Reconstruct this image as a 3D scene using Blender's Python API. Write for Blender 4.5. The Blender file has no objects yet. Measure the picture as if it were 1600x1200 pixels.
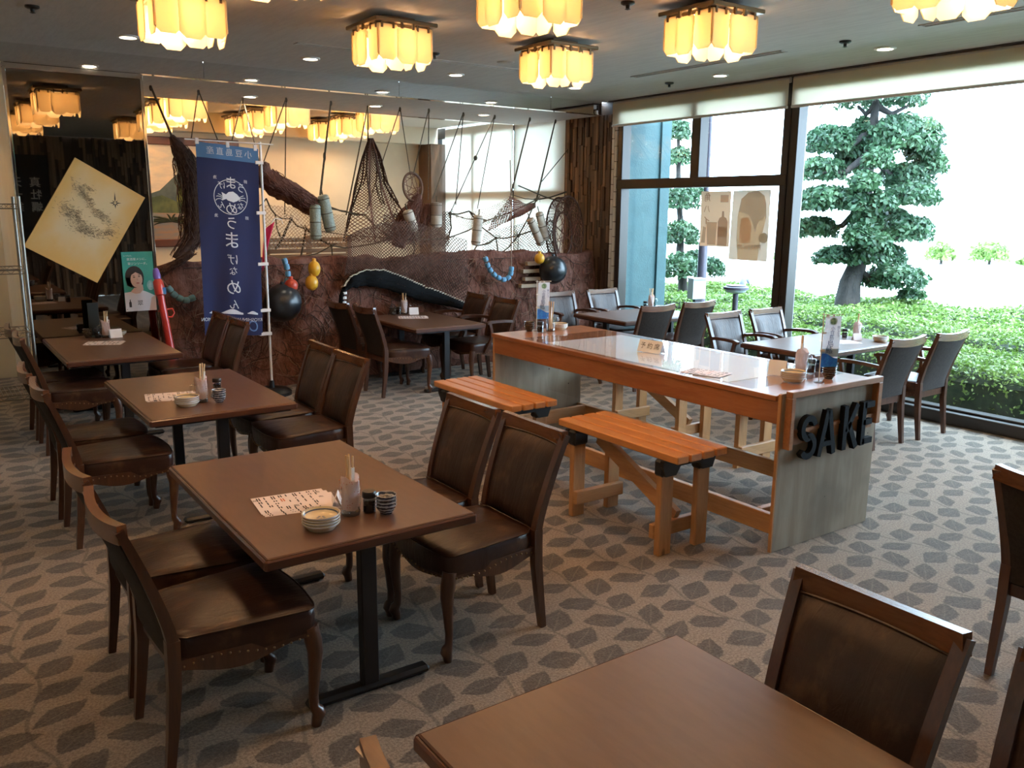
import bpy, math, random
import numpy as np
from mathutils import Vector, Matrix, noise
random.seed(7); RNG = np.random.default_rng(7)
SC = bpy.context.scene
COL = SC.collection
PI = math.pi
# ------------------------------------------------------------------ camera
EYE = 1.8
FPX = 1331.9
_pi, _ro, _ya = math.radians(11.6446), math.radians(-.4786), math.radians(35.0453)
_fw = np.array([math.sin(_ya)*math.cos(_pi), math.cos(_ya)*math.cos(_pi), -math.sin(_pi)])
_rt = np.array([math.cos(_ya), -math.sin(_ya), 0.0])
_dn = np.cross(_fw, _rt)
_r = math.cos(_ro)*_rt + math.sin(_ro)*_dn
_d = -math.sin(_ro)*_rt + math.cos(_ro)*_dn
cam_data = bpy.data.cameras.new('camera')
cam = bpy.data.objects.new('camera', cam_data); COL.objects.link(cam)
cam_data.sensor_width = 36; cam_data.lens = FPX/1600*36
cam_data.clip_start = .05; cam_data.clip_end = 300
cam.matrix_world = Matrix(((_r[0], -_d[0], -_fw[0], 0), (_r[1], -_d[1], -_fw[1], 0), (_r[2], -_d[2], -_fw[2], EYE), (0, 0, 0, 1)))
SC.camera = cam

def ray(px, py):
    return (px-800)/FPX*_r + (py-600)/FPX*_d + _fw
def PZ(px, py, z):
    d = ray(px, py); t = (z-EYE)/d[2]; return Vector((t*d[0], t*d[1], z))
def PY(px, py, Y):
    d = ray(px, py); t = Y/d[1]; return Vector((t*d[0], Y, EYE+t*d[2]))
def PX(px, py, X):
    d = ray(px, py); t = X/d[0]; return Vector((X, t*d[1], EYE+t*d[2]))
def PD(px, py, D):
    d = ray(px, py); return Vector((D*d[0], D*d[1], EYE+D*d[2]))

# ------------------------------------------------------------------ world, sun, exposure
W = bpy.data.worlds.new('daylight'); SC.world = W; W.use_nodes = True
bg = W.node_tree.nodes['Background']
bg.inputs[0].default_value = (.58, .79, 1.0, 1); bg.inputs[1].default_value = 19.0
sun_d = bpy.data.lights.new('sun', 'SUN'); sun_d.energy = 5.0; sun_d.angle = math.radians(2); sun_d.color = (1, .95, .86)
sun = bpy.data.objects.new('sun', sun_d); COL.objects.link(sun)
sun.rotation_euler = Vector((-.25, .55, -.80)).to_track_quat('-Z', 'Y').to_euler()
sun.location = (20, -10, 30)
SC.view_settings.view_transform = 'Standard'; SC.view_settings.look = 'None'
SC.cycles.transparent_max_bounces = 20
SC.view_settings.exposure = 0.0; SC.view_settings.gamma = 1.0; SC.view_settings.use_curve_mapping = False
LAMP_W = 26.0      # bulb power in each ceiling lamp
SPOT_W = 22.0      # downlights

# ------------------------------------------------------------------ materials
def inp(node, *names):
    for n in names:
        if n in node.inputs: return node.inputs[n]
    raise KeyError(names)
class E:
    """tiny expression helper over shader sockets"""
    def __init__(s, nt, sock): s.nt = nt; s.s = sock
    def _m(s, op, *o):
        n = s.nt.nodes.new('ShaderNodeMath'); n.operation = op
        for i, v in enumerate((s,)+o):
            if isinstance(v, E): s.nt.links.new(v.s, n.inputs[i])
            else: n.inputs[i].default_value = v
        return E(s.nt, n.outputs[0])
    def __add__(s, o): return s._m('ADD', o)
    def __sub__(s, o): return s._m('SUBTRACT', o)
    def __mul__(s, o): return s._m('MULTIPLY', o)
    def __truediv__(s, o): return s._m('DIVIDE', o)
    def floor(s): return s._m('FLOOR')
    def fract(s): return s._m('FRACT')
    def abs(s): return s._m('ABSOLUTE')
    def sin(s): return s._m('SINE')
    def max(s, o): return s._m('MAXIMUM', o)
    def min(s, o): return s._m('MINIMUM', o)
    def step(s, lo, hi):
        n = s.nt.nodes.new('ShaderNodeMapRange'); n.interpolation_type = 'SMOOTHSTEP'
        s.nt.links.new(s.s, n.inputs[0]); n.inputs[1].default_value = lo; n.inputs[2].default_value = hi
        return E(s.nt, n.outputs[0])
def newmat(name):
    m = bpy.data.materials.new(name); m.use_nodes = True
    nt = m.node_tree; p = nt.nodes['Principled BSDF']
    return m, nt, p
def mixcol(nt, fac, a, b):
    n = nt.nodes.new('ShaderNodeMix'); n.data_type = 'RGBA'
    if isinstance(fac, E): nt.links.new(fac.s, n.inputs[0])
    else: n.inputs[0].default_value = fac
    for i, v in ((6, a), (7, b)):
        if isinstance(v, tuple): n.inputs[i].default_value = (*v, 1) if len(v) == 3 else v
        else: nt.links.new(v, n.inputs[i])
    return n.outputs[2]
def texco(nt, scale=(1, 1, 1), kind='Object', rot=(0, 0, 0)):
    t = nt.nodes.new('ShaderNodeTexCoord'); mp = nt.nodes.new('ShaderNodeMapping')
    mp.inputs['Scale'].default_value = scale; mp.inputs['Rotation'].default_value = rot
    nt.links.new(t.outputs[kind], mp.inputs[0]); return mp.outputs[0]
def noisetex(nt, vec, scale, detail=4, rough=.55, dist=0):
    n = nt.nodes.new('ShaderNodeTexNoise'); n.inputs['Scale'].default_value = scale
    n.inputs['Detail'].default_value = detail; n.inputs['Roughness'].default_value = rough
    n.inputs['Distortion'].default_value = dist
    nt.links.new(vec, n.inputs['Vector']); return E(nt, n.outputs[0])
def bump(nt, p, h, strength, dist=.01):
    b = nt.nodes.new('ShaderNodeBump'); b.inputs['Strength'].default_value = strength; b.inputs['Distance'].default_value = dist
    nt.links.new(h.s, b.inputs['Height']); nt.links.new(b.outputs[0], p.inputs['Normal'])
def mat(name, col, rough=.5, metal=0, col2=None, nscale=8, stretch=(1, 1, 1), bstr=0, bscale=None, spec=.5, coat=0, lo=.35, hi=.65, emit=None, es=0):
    m, nt, p = newmat(name)
    p.inputs['Roughness'].default_value = rough; p.inputs['Metallic'].default_value = metal
    p.inputs['Specular IOR Level'].default_value = spec; p.inputs['Coat Weight'].default_value = coat
    p.inputs['Coat Roughness'].default_value = .15
    p.inputs['Base Color'].default_value = (*col, 1)
    if col2 or bstr:
        v = texco(nt, stretch); n = noisetex(nt, v, nscale)
        if col2: nt.links.new(mixcol(nt, n.step(lo, hi), col, col2), p.inputs['Base Color'])
        if bstr: bump(nt, p, noisetex(nt, v, bscale or nscale*6, 3), bstr)
    if emit:
        p.inputs['Emission Color'].default_value = (*emit, 1); p.inputs['Emission Strength'].default_value = es
    return m
def wood(name, c1, c2, axis='X', scale=6, rough=.4, coat=0, knots=False, bstr=.08):
    m, nt, p = newmat(name)
    st = {'X': (.12, 1, 1), 'Y': (1, .12, 1), 'Z': (1, 1, .12)}[axis]
    v = texco(nt, st)
    n1 = noisetex(nt, v, scale*3, 5, .6, .6); n2 = noisetex(nt, v, scale*18, 3, .6)
    f = (n1*.7+n2*.3).step(.33, .67)
    c = mixcol(nt, f, c1, c2)
    if knots:
        vo = nt.nodes.new('ShaderNodeTexVoronoi'); vo.inputs['Scale'].default_value = 3.2
        nt.links.new(texco(nt, {'X': (.9, 2, 2), 'Y': (2, .9, 2), 'Z': (2, 2, .9)}[axis]), vo.inputs['Vector'])
        k = E(nt, vo.outputs['Distance']).step(.12, .03)
        c = mixcol(nt, k*.75, c, tuple(x*.3 for x in c1))
    nt.links.new(c, p.inputs['Base Color'])
    p.inputs['Roughness'].default_value = rough; p.inputs['Coat Weight'].default_value = coat; p.inputs['Coat Roughness'].default_value = .2
    if bstr: bump(nt, p, n2, bstr, .004)
    return m
def glassmat(name, tint=(1, 1, 1), ior=1.45, extra=0.0):
    """thin clear sheet: straight-through transparency plus a Fresnel gloss"""
    m = bpy.data.materials.new(name); m.use_nodes = True; nt = m.node_tree; nt.nodes.clear()
    o = nt.nodes.new('ShaderNodeOutputMaterial'); mx = nt.nodes.new('ShaderNodeMixShader')
    t = nt.nodes.new('ShaderNodeBsdfTransparent'); g = nt.nodes.new('ShaderNodeBsdfGlossy'); f = nt.nodes.new('ShaderNodeLayerWeight')
    t.inputs[0].default_value = (*tint, 1); g.inputs['Roughness'].default_value = .02; f.inputs[0].default_value = .5
    f0 = ((ior-1)/(ior+1))**2; c = E(nt, f.outputs['Facing']); fac = (c*c*c*c*c)*(1-f0)+(f0+extra)   # Schlick, same from both sides
    nt.links.new(fac.s, mx.inputs[0]); nt.links.new(t.outputs[0], mx.inputs[1]); nt.links.new(g.outputs[0], mx.inputs[2])
    nt.links.new(mx.outputs[0], o.inputs[0]); return m
def thinmat(name, col, trans, rough=.6, glossy=.0, through=0.0):
    """cloth / paper / lamp glass: diffuse mixed with translucent light"""
    m = bpy.data.materials.new(name); m.use_nodes = True; nt = m.node_tree; nt.nodes.clear()
    o = nt.nodes.new('ShaderNodeOutputMaterial'); mx = nt.nodes.new('ShaderNodeMixShader')
    d = nt.nodes.new('ShaderNodeBsdfDiffuse'); t = nt.nodes.new('ShaderNodeBsdfTranslucent')
    d.inputs[0].default_value = (*col, 1); t.inputs[0].default_value = (*col, 1); mx.inputs[0].default_value = trans
    nt.links.new(d.outputs[0], mx.inputs[1]); nt.links.new(t.outputs[0], mx.inputs[2]); out = mx.outputs[0]
    if through:
        q = nt.nodes.new('ShaderNodeBsdfTransparent'); m3 = nt.nodes.new('ShaderNodeMixShader'); m3.inputs[0].default_value = through
        q.inputs[0].default_value = (*col, 1)
        nt.links.new(out, m3.inputs[1]); nt.links.new(q.outputs[0], m3.inputs[2]); out = m3.outputs[0]
    if glossy:
        g = nt.nodes.new('ShaderNodeBsdfGlossy'); g.inputs['Roughness'].default_value = rough*.4
        m2 = nt.nodes.new('ShaderNodeMixShader'); m2.inputs[0].default_value = glossy
        nt.links.new(out, m2.inputs[1]); nt.links.new(g.outputs[0], m2.inputs[2]); out = m2.outputs[0]
    nt.links.new(out, o.inputs[0]); return m

# ------------------------------------------------------------------ mesh helper
class MB:
    def __init__(s): s.v = []; s.f = []
    def add(s, vs, fs):
        b = len(s.v); s.v += [tuple(v) for v in vs]; s.f += [tuple(i+b for i in f) for f in fs]; return s
    def box(s, x0, y0, z0, x1, y1, z1, b=0.0, mtx=None):
        x0, x1 = min(x0, x1), max(x0, x1); y0, y1 = min(y0, y1), max(y0, y1); z0, z1 = min(z0, z1), max(z0, z1)
        if b <= 0:
            vs = [(x, y, z) for z in (z0, z1) for y in (y0, y1) for x in (x0, x1)]
            fs = [(0, 2, 3, 1), (4, 5, 7, 6), (0, 1, 5, 4), (2, 6, 7, 3), (0, 4, 6, 2), (1, 3, 7, 5)]
        else:
            b = min(b, .49*min(x1-x0, y1-y0, z1-z0))
            vs = []; idx = {}
            for i, (x, sx) in enumerate(((x0, 1), (x1, -1))):
                for j, (y, sy) in enumerate(((y0, 1), (y1, -1))):
                    for k, (z, sz) in enumerate(((z0, 1), (z1, -1))):
                        for a in range(3):
                            idx[i, j, k, a] = len(vs)
                            vs.append((x+(0 if a == 0 else b*sx), y+(0 if a == 1 else b*sy), z+(0 if a == 2 else b*sz)))
            fs = []
            def orient(q):
                p = [Vector(vs[i]) for i in q]; c = sum(p, Vector())/len(p)
                n = (p[1]-p[0]).cross(p[2]-p[0]); ctr = Vector(((x0+x1)/2, (y0+y1)/2, (z0+z1)/2))
                return tuple(q) if n.dot(c-ctr) > 0 else tuple(reversed(q))
            for i in (0, 1): fs.append(orient([idx[i, 0, 0, 0], idx[i, 1, 0, 0], idx[i, 1, 1, 0], idx[i, 0, 1, 0]]))
            for j in (0, 1): fs.append(orient([idx[0, j, 0, 1], idx[1, j, 0, 1], idx[1, j, 1, 1], idx[0, j, 1, 1]]))
            for k in (0, 1): fs.append(orient([idx[0, 0, k, 2], idx[1, 0, k, 2], idx[1, 1, k, 2], idx[0, 1, k, 2]]))
            for i in (0, 1):
                for j in (0, 1): fs.append(orient([idx[i, j, 0, 0], idx[i, j, 1, 0], idx[i, j, 1, 1], idx[i, j, 0, 1]]))
                for k in (0, 1): fs.append(orient([idx[i, 0, k, 0], idx[i, 1, k, 0], idx[i, 1, k, 2], idx[i, 0, k, 2]]))
            for j in (0, 1):
                for k in (0, 1): fs.append(orient([idx[0, j, k, 1], idx[1, j, k, 1], idx[1, j, k, 2], idx[0, j, k, 2]]))
            for i in (0, 1):
                for j in (0, 1):
                    for k in (0, 1): fs.append(orient([idx[i, j, k, 0], idx[i, j, k, 1], idx[i, j, k, 2]]))
        if mtx is not None: vs = [mtx @ Vector(v) for v in vs]
        return s.add(vs, fs)
    def sweep(s, pts, rad, n=8, cap=True, rect=None, up=(0, 0, 1), closed=False):
        """tube along pts; rad scalar or list; rect=(w,h) list gives a rectangular section"""
        pts = [Vector(p) for p in pts]; N = len(pts)
        if not hasattr(rad, '__len__'): rad = [rad]*N
        rings = []; ref = Vector(up)
        for i, p in enumerate(pts):
            if closed: t = pts[(i+1) % N]-pts[i-1]
            else: t = pts[min(i+1, N-1)]-pts[max(i-1, 0)]
            t = t.normalized() if t.length > 1e-9 else Vector((0, 0, 1))
            a = ref-t*ref.dot(t)
            if a.length < 1e-4: a = Vector((1, 0, 0))-t*t.x
            if a.length < 1e-4: a = Vector((0, 1, 0))-t*t.y
            a.normalize(); b = t.cross(a); ref = a
            if rect is not None:
                w, h = rect[i] if hasattr(rect[0], '__len__') else rect
                ring = [p+a*(h*sa)+b*(w*sb) for sa, sb in ((-.5, -.5), (-.5, .5), (.5, .5), (.5, -.5))]
            else:
                ring = [p+(a*math.cos(2*PI*k/n)+b*math.sin(2*PI*k/n))*rad[i] for k in range(n)]
            rings.append(ring)
        m = 4 if rect is not None else n
        vs = [v for r in rings for v in r]; fs = []
        for i in range(N if closed else N-1):
            j = (i+1) % N
            for k in range(m):
                fs.append((i*m+k, i*m+(k+1) % m, j*m+(k+1) % m, j*m+k))
        if cap and not closed:
            fs.append(tuple(range(m-1, -1, -1))); fs.append(tuple((N-1)*m+k for k in range(m)))
        return s.add(vs, fs)
    def lathe(s, prof, n=24, at=(0, 0, 0), axis=None, cap=True):
        """prof: (radius, z) list"""
        M = Matrix.Identity(3) if axis is None else Vector(axis).to_track_quat('Z', 'Y').to_matrix()
        at = Vector(at); vs = []; fs = []
        for r, z in prof:
            for k in range(n):
                vs.append(at+M @ Vector((r*math.cos(2*PI*k/n), r*math.sin(2*PI*k/n), z)))
        for i in range(len(prof)-1):
            for k in range(n):
                fs.append((i*n+k, i*n+(k+1) % n, (i+1)*n+(k+1) % n, (i+1)*n+k))
        if cap:
            if prof[0][0] > 1e-5: fs.append(tuple(range(n-1, -1, -1)))
            if prof[-1][0] > 1e-5: fs.append(tuple((len(prof)-1)*n+k for k in range(n)))
        return s.add(vs, fs)
    def ball(s, c, r, n=12, m=8):
        if not hasattr(r, '__len__'): r = (r, r, r)
        c = Vector(c); vs = [c+Vector((0, 0, -r[2]))]; fs = []
        for i in range(1, m):
            th = PI*i/m
            for k in range(n):
                ph = 2*PI*k/n
                vs.append(c+Vector((r[0]*math.sin(th)*math.cos(ph), r[1]*math.sin(th)*math.sin(ph), -r[2]*math.cos(th))))
        vs.append(c+Vector((0, 0, r[2]))); L = len(vs)-1
        for k in range(n):
            fs.append((0, 1+(k+1) % n, 1+k)); fs.append((L, 1+(m-2)*n+k, 1+(m-2)*n+(k+1) % n))
        for i in range(m-2):
            for k in range(n):
                a = 1+i*n+k; b = 1+i*n+(k+1) % n; fs.append((a, b, b+n, a+n))
        return s.add(vs, fs)
    def prism(s, poly, mtx, depth):
        """2-D polygon (x,y) extruded from z=0 to z=depth, placed by mtx"""
        n = len(poly); vs = [mtx @ Vector((x, y, 0)) for x, y in poly]+[mtx @ Vector((x, y, depth)) for x, y in poly]
        fs = [tuple(range(n-1, -1, -1)), tuple(range(n, 2*n))]+[(k, (k+1) % n, (k+1) % n+n, k+n) for k in range(n)]
        return s.add(vs, fs)
    def grid(s, fn, nu, nv, flip=False):
        vs = [fn(i/nu, j/nv) for j in range(nv+1) for i in range(nu+1)]; fs = []
        for j in range(nv):
            for i in range(nu):
                a = j*(nu+1)+i; q = (a, a+1, a+nu+2, a+nu+1); fs.append(q[::-1] if flip else q)
        return s.add(vs, fs)
    def xf(s, M): s.v = [tuple(M @ Vector(v)) for v in s.v]; return s
    def mesh(s, name, m, smooth=None):
        me = bpy.data.meshes.new(name); me.from_pydata(s.v, [], s.f); me.materials.append(m)
        if smooth is not None:
            me.shade_smooth(); me.set_sharp_from_angle(angle=math.radians(smooth))
        me.update(); return me
def tag(o, label=None, cat=None, group=None, kind=None):
    if label: o['label'] = label
    if cat: o['category'] = cat
    if group: o['group'] = group
    if kind: o['kind'] = kind
    return o
def obj(name, mb, m, parent=None, smooth=None, kind=None, label=None, cat=None, group=None, loc=None, rz=None):
    me = mb.mesh(name, m, smooth) if isinstance(mb, MB) else mb
    o = bpy.data.objects.new(name, me); COL.objects.link(o)
    if parent: o.parent = parent
    if loc is not None: o.location = loc
    if rz is not None: o.rotation_euler = (0, 0, rz)
    return tag(o, label, cat, group, kind)
def thing(name, label, cat, loc=(0, 0, 0), rz=0.0, group=None, kind=None):
    o = bpy.data.objects.new(name, None); COL.objects.link(o); o.empty_display_size = .1
    o.location = loc; o.rotation_euler = (0, 0, rz); return tag(o, label, cat, group, kind)
def copy_tree(o, parent=None):
    c = o.copy(); COL.objects.link(c)
    if parent: c.parent = parent
    for ch in list(o.children): copy_tree(ch, c)
    return c
_txt = {}
def textmesh(body, size=1.0, extrude=0.0, align='CENTER'):
    """lettering as a mesh MB in its own XY plane, centred"""
    key = (body, extrude, align)
    if key not in _txt:
        c = bpy.data.curves.new('lettering', 'FONT'); c.body = body; c.extrude = extrude; c.align_x = align; c.align_y = 'CENTER'; c.resolution_u = 3
        o = bpy.data.objects.new('lettering', c); COL.objects.link(o)
        dg = bpy.context.evaluated_depsgraph_get(); me = bpy.data.meshes.new_from_object(o.evaluated_get(dg))
        vs = [tuple(v.co) for v in me.vertices]; fs = [tuple(p.vertices) for p in me.polygons]
        bpy.data.objects.remove(o); bpy.data.meshes.remove(me); _txt[key] = (vs, fs)
    vs, fs = _txt[key]; mb = MB(); mb.add([(x*size, y*size, z*size) for x, y, z in vs], fs); return mb
def frame(o, ex, ey):
    """matrix whose local x,y run along ex,ey from origin o"""
    ex = Vector(ex).normalized(); ey = Vector(ey); ey = (ey-ex*ey.dot(ex)).normalized(); ez = ex.cross(ey)
    return Matrix(((ex.x, ey.x, ez.x, o[0]), (ex.y, ey.y, ez.y, o[1]), (ex.z, ey.z, ez.z, o[2]), (0, 0, 0, 1)))
def rad_arc(c, r, a0, a1, n): return [(c[0]+r*math.cos(a0+(a1-a0)*i/n), c[1]+r*math.sin(a0+(a1-a0)*i/n)) for i in range(n+1)]
def wobj(name, mb, m, parent, **k):
    """part given in room coordinates, stored relative to its thing"""
    q = parent; T = Matrix.Identity(4)
    while q is not None: T = q.matrix_basis @ T; q = q.parent
    return obj(name, mb.xf(T.inverted()), m, parent, **k)
def solo(name, mb, m, label=None, cat=None, group=None, kind=None, smooth=None):
    v = np.array(mb.v); lo = v.min(0); hi = v.max(0); c = Vector(((lo[0]+hi[0])/2, (lo[1]+hi[1])/2, lo[2]))
    mb.v = [tuple(x) for x in (v-np.array(c))]
    return obj(name, mb, m, None, smooth, kind, label, cat, group, loc=c)
def struct(name, mb, m, smooth=None, parent=None): return obj(name, mb, m, parent, smooth, None if parent else 'structure')

WX, WY, CEIL, SOF, BACK = 7.25, 8.35, 3.085, 2.94, 12.75
XL, YF = -2.6, -2.2
# ---- shared materials
M = {}
def carpet_mat():
    m, nt, p = newmat('leaf_carpet')
    t = nt.nodes.new('ShaderNodeTexCoord'); sp = nt.nodes.new('ShaderNodeSeparateXYZ')
    wn = noisetex(nt, t.outputs['Object'], 3.0, 2)
    nt.links.new(t.outputs['Object'], sp.inputs[0])
    x = E(nt, sp.outputs[0])+(wn-.5)*.05; y = E(nt, sp.outputs[1])+(wn-.5)*.06
    SW, SH = .38, .185
    rag = noisetex(nt, t.outputs['Object'], 55, 3, .7)
    u = x/SW; col = u.floor(); fu = u.fract()
    rnd = ((col*12.9898).sin()*43758.5).fract()
    wig = (y*(2*PI/.66)+rnd*6.28).sin()*.035
    leaf = None
    for s in (-1, 1):
        v = y/SH+rnd+s*.25
        cell = v.floor(); fv = v.fract()
        r2 = ((cell*7.31+col*3.7+s).sin()*9131.7).fract()
        r3 = ((cell*3.17+col*9.1+s*2.0).sin()*5167.3).fract()
        dx = (fu-(.5+s*.25))*SW-wig*.3+(r2-.5)*.022; dy = (fv-.5)*SH+(r3-.5)*.03
        tilt = .40+.26*s; cs_, sn_ = math.cos(tilt), math.sin(tilt)
        pp = dx*cs_+dy*(s*sn_); q = dy*cs_-dx*(s*sn_)+pp*(r2-.5)*.35
        shape = (pp.abs()*(-1/.112)+1.0)*.55+((pp*pp)*(-1/(.104**2))+1.0)*.45          # 1-(p/L)^2
        d = shape*(r3*.020+.056)-q.abs()+(rag-.5)*.034
        mk = d.step(-.004, .006)
        vein = q.abs().step(.006, .001)*.25
        mk = mk-mk*vein
        leaf = mk if leaf is None else leaf.max(mk)
    st = ((fu-.5)*SW-wig).abs().step(.011, .004)
    fib = noisetex(nt, t.outputs['Object'], 95, 3, .75); blot = noisetex(nt, t.outputs['Object'], 14, 3, .6)
    base = mixcol(nt, fib.step(.3, .7), (.165, .124, .090), (.325, .254, .186))
    dark = mixcol(nt, fib.step(.3, .7), (.050, .039, .029), (.118, .094, .069))
    c = mixcol(nt, st*.5, base, dark); c = mixcol(nt, leaf*(blot*.6+.58), c, dark)
    nt.links.new(c, p.inputs['Base Color']); p.inputs['Roughness'].default_value = .95; p.inputs['Specular IOR Level'].default_value = .15
    p.inputs['Sheen Weight'].default_value = .15
    bump(nt, p, fib, .5, .006); return m
M['carpet'] = carpet_mat()
M['ceil'] = mat('ceiling_paint', (.46, .43, .395), .75, col2=(.42, .39, .36), nscale=30, stretch=(1, .15, 1), bstr=.12, bscale=60)
M['ceil2'] = mat('back_ceiling_paint', (.55, .51, .44), .8)
M['cream'] = mat('cream_wall', (.70, .62, .47), .75, col2=(.66, .58, .44), nscale=3, bstr=.05, bscale=200)
M['chrome'] = mat('polished_steel', (.78, .76, .72), .08, 1)
M['mirror'] = mat('ceiling_mirror', (.82, .81, .79), .015, 1)
M['darkmirror'] = mat('smoked_mirror', (.24, .215, .185), .015, 1)
M['frame'] = mat('bronze_window_frame', (.035, .028, .024), .35, .3)
M['glass'] = glassmat('window_glass', (.93, .97, .97), 1.5)
M['blind'] = thinmat('blind_cloth', (.84, .74, .56), .5)
M['teal'] = mat('teal_render', (.026, .070, .078), .7, col2=(.031, .081, .090), nscale=6, bstr=.35, bscale=40)
M['strip'] = [wood('strip_wood_%s' % a, c1, c2, 'Z', 9, .55) for a, c1, c2 in (('dark', (.045, .022, .012), (.075, .038, .02)), ('mid', (.105, .056, .030), (.155, .083, .045)), ('pale', (.19, .108, .060), (.26, .152, .09)))]
M['tile'] = mat('cream_tile', (.62, .60, .55), .35)
M['black'] = mat('black_metal', (.012, .012, .014), .38, .2)
M['white'] = mat('white_plastic', (.72, .71, .70), .4)

# ---- floor, ceilings
struct('floor', MB().box(XL, YF, -.05, WX, 13.2, 0), M['carpet'])
struct('ceiling', MB().box(XL, YF, CEIL, WX+.15, WY, CEIL+.06), M['ceil'])
mb = MB()
for a, b in ((XL, .38), (.385, 2.38), (2.385, 4.38), (4.385, 6.38), (6.385, 7.17)): mb.box(a, WY, SOF+.005, b, WY+.03, CEIL)
struct('trim_12', MB().box(XL, WY+.032, SOF+.005, 7.17, WY+.06, CEIL), M['ceil'])
struct('trim_1', mb, M['mirror'])                                        # mirror-faced bulkhead
struct('trim_2', MB().box(XL, WY+.09, SOF, WX, 10.05, SOF+.12), M['ceil'])  # lower ceiling over the nets
struct('trim_3', MB().box(XL, WY-.005, SOF-.006, 7.17, WY+.09, SOF+.004), M['chrome'])
struct('trim_4', MB().box(.9, 10.05, SOF-.004, WX, 10.13, SOF+.12), M['chrome'])
struct('ceiling.001', MB().box(XL, 10.13, 3.06, WX, 13.2, 3.12), M['ceil2'])
struct('trim_5', MB().box(XL, BACK-.25, 2.80, WX, BACK, 3.06), M['cream'])
# ---- walls
struct('wall_back', MB().box(.8, BACK, 0, WX+.3, BACK+.1, 3.1), M['cream'])
struct('wall_left', MB().box(XL-.1, YF, 0, XL, 10.4, 3.1), M['cream'])
struct('wall_passage', MB().box(XL, 10.3, 0, .8, 10.4, 3.1), M['cream'])
struct('wall_divide', MB().box(.80, WY+.1, 0, .86, BACK, 3.1), M['cream'])
trim = MB()
for x in (.52, .60): trim.box(x, 10.27, 0, x+.015, 10.3, SOF)
struct('trim_6', trim, M['strip'][0])
# wall behind the viewer: timber strips, seen in the smoked mirror
wf = obj('wall_front', MB().box(XL, YF-.15, 0, WX, YF-.03, 3.1), M['strip'][0], kind='structure')
for k in range(3):
    mb = MB(); x = -2.0
    while x < 6.9:
        z = -random.random()*.5
        while z < 3.08:
            L = .35+random.random()*.5
            if random.randrange(3) == k: mb.box(x, YF-.04, max(z, 0), x+.052, YF-.01+random.random()*.025, min(z+L, 3.08))
            z += L+.004
        x += .056
    obj('wood_strip', mb, M['strip'][k], wf, kind='stuff')
# timber-strip pier in the window wall
wr = obj('wall_right', MB().box(WX, 8.21, 0, WX+.14, 9.13, CEIL), M['strip'][0], kind='structure')
random.seed(11); y = 8.225; n = 0
sm = {}
while y < 9.10:
    z = -random.random()*.3
    while z < SOF-.01:
        L = random.choice((.22, .30, .38, .5)); z0 = max(0, z); z1 = min(SOF-.005, z+L-.006)
        if z1-z0 > .03:
            d = .008+random.random()*.028
            obj('wood_strip', MB().box(WX-d, y, z0, WX+.01, y+.044, z1), M['strip'][random.choice((0, 0, 1, 1, 1, 2))], wr)
        z += L
    y += .0475
struct('wall_pier', MB().box(WX+.0, 9.13, 0, WX+.14, 9.16, SOF), M['strip'][0])
tl = obj('trim_7', MB().box(WX-.01, 8.10, 0, WX+.1, 8.205, CEIL-.015), M['strip'][0], kind='structure')
for k in range(16):
    for j in range(2): obj('tile', MB().box(WX-.03, 8.105+j*.05, .012+k*.182+(j*.09), WX-.005, 8.15+j*.05, .012+k*.182+.174+(j*.09), .003), M['tile'], tl)
# corner post at the back of the far room
struct('trim_8', MB().box(7.02, BACK-.42, 0, WX+.2, BACK-.02, 2.8), M['strip'][1])

# ---- windows of the dining room
def window(name, y0, y1, transom, upper_mull=None):
    w = thing(name, None, None, (WX+.04, y0, 0), kind='structure')
    fr = MB()
    def bar(a, b, za, zb, x0=WX-.02, x1=WX+.12): fr.box(x0, a, za, x1, b, zb, .006)
    bar(y0, y1, 0, .105, WX-.06, WX+.14); bar(y0, y1, .105, .125, WX+.02, WX+.14); bar(y0, y1, 2.93, 3.085)
    bar(y0, y0+.085, .1, 2.95); bar(y1-.085, y1, .1, 2.95)
    if transom: bar(y0, y1, 2.045, 2.155, WX-.03, WX+.12)
    if upper_mull: bar(upper_mull-.065, upper_mull+.065, 2.15, 2.95)
    wobj('window_frame', fr, M['frame'], w)
    g = MB()
    X = WX+.045
    def pane(a, b, za, zb): wobj('window_pane', MB().add([(X, a, za), (X, b, za), (X, b, zb), (X, a, zb)], [(0, 1, 2, 3)]), M['glass'], w)
    if transom:
        pane(y0+.08, y1-.08, .12, 2.05)
        pane(y0+.08, upper_mull-.06, 2.15, 2.94); pane(upper_mull+.06, y1-.08, 2.15, 2.94)
    else: pane(y0+.08, y1-.08, .12, 2.94)
window('window_1', 5.585, 8.10, True, 6.83)
window('window_2', 1.35, 5.575, False)
window('window_3', .35, 1.34, False)
struct('wall_window_side', MB().box(WX-.02, YF, 0, WX+.14, .35, 3.1), M['cream'])
struct('trim_9', MB().box(WX-.10, -2.2, CEIL-.012, WX+.2, 8.21, CEIL-.001), M['frame'])
struct('trim_10', MB().box(WX+.02, 5.50, .0, WX+.14, 5.66, 3.0, .004), mat('grey_mullion_cover', (.30, .29, .28), .4, .4))
# unseen roof overhang, added to keep direct sun out of the room
struct('trim_11', MB().box(WX+.2, -4, 3.12, WX+1.25, 13.2, 3.3), mat('sun_blocking_eave', (.5, .5, .48), .8))
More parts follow.
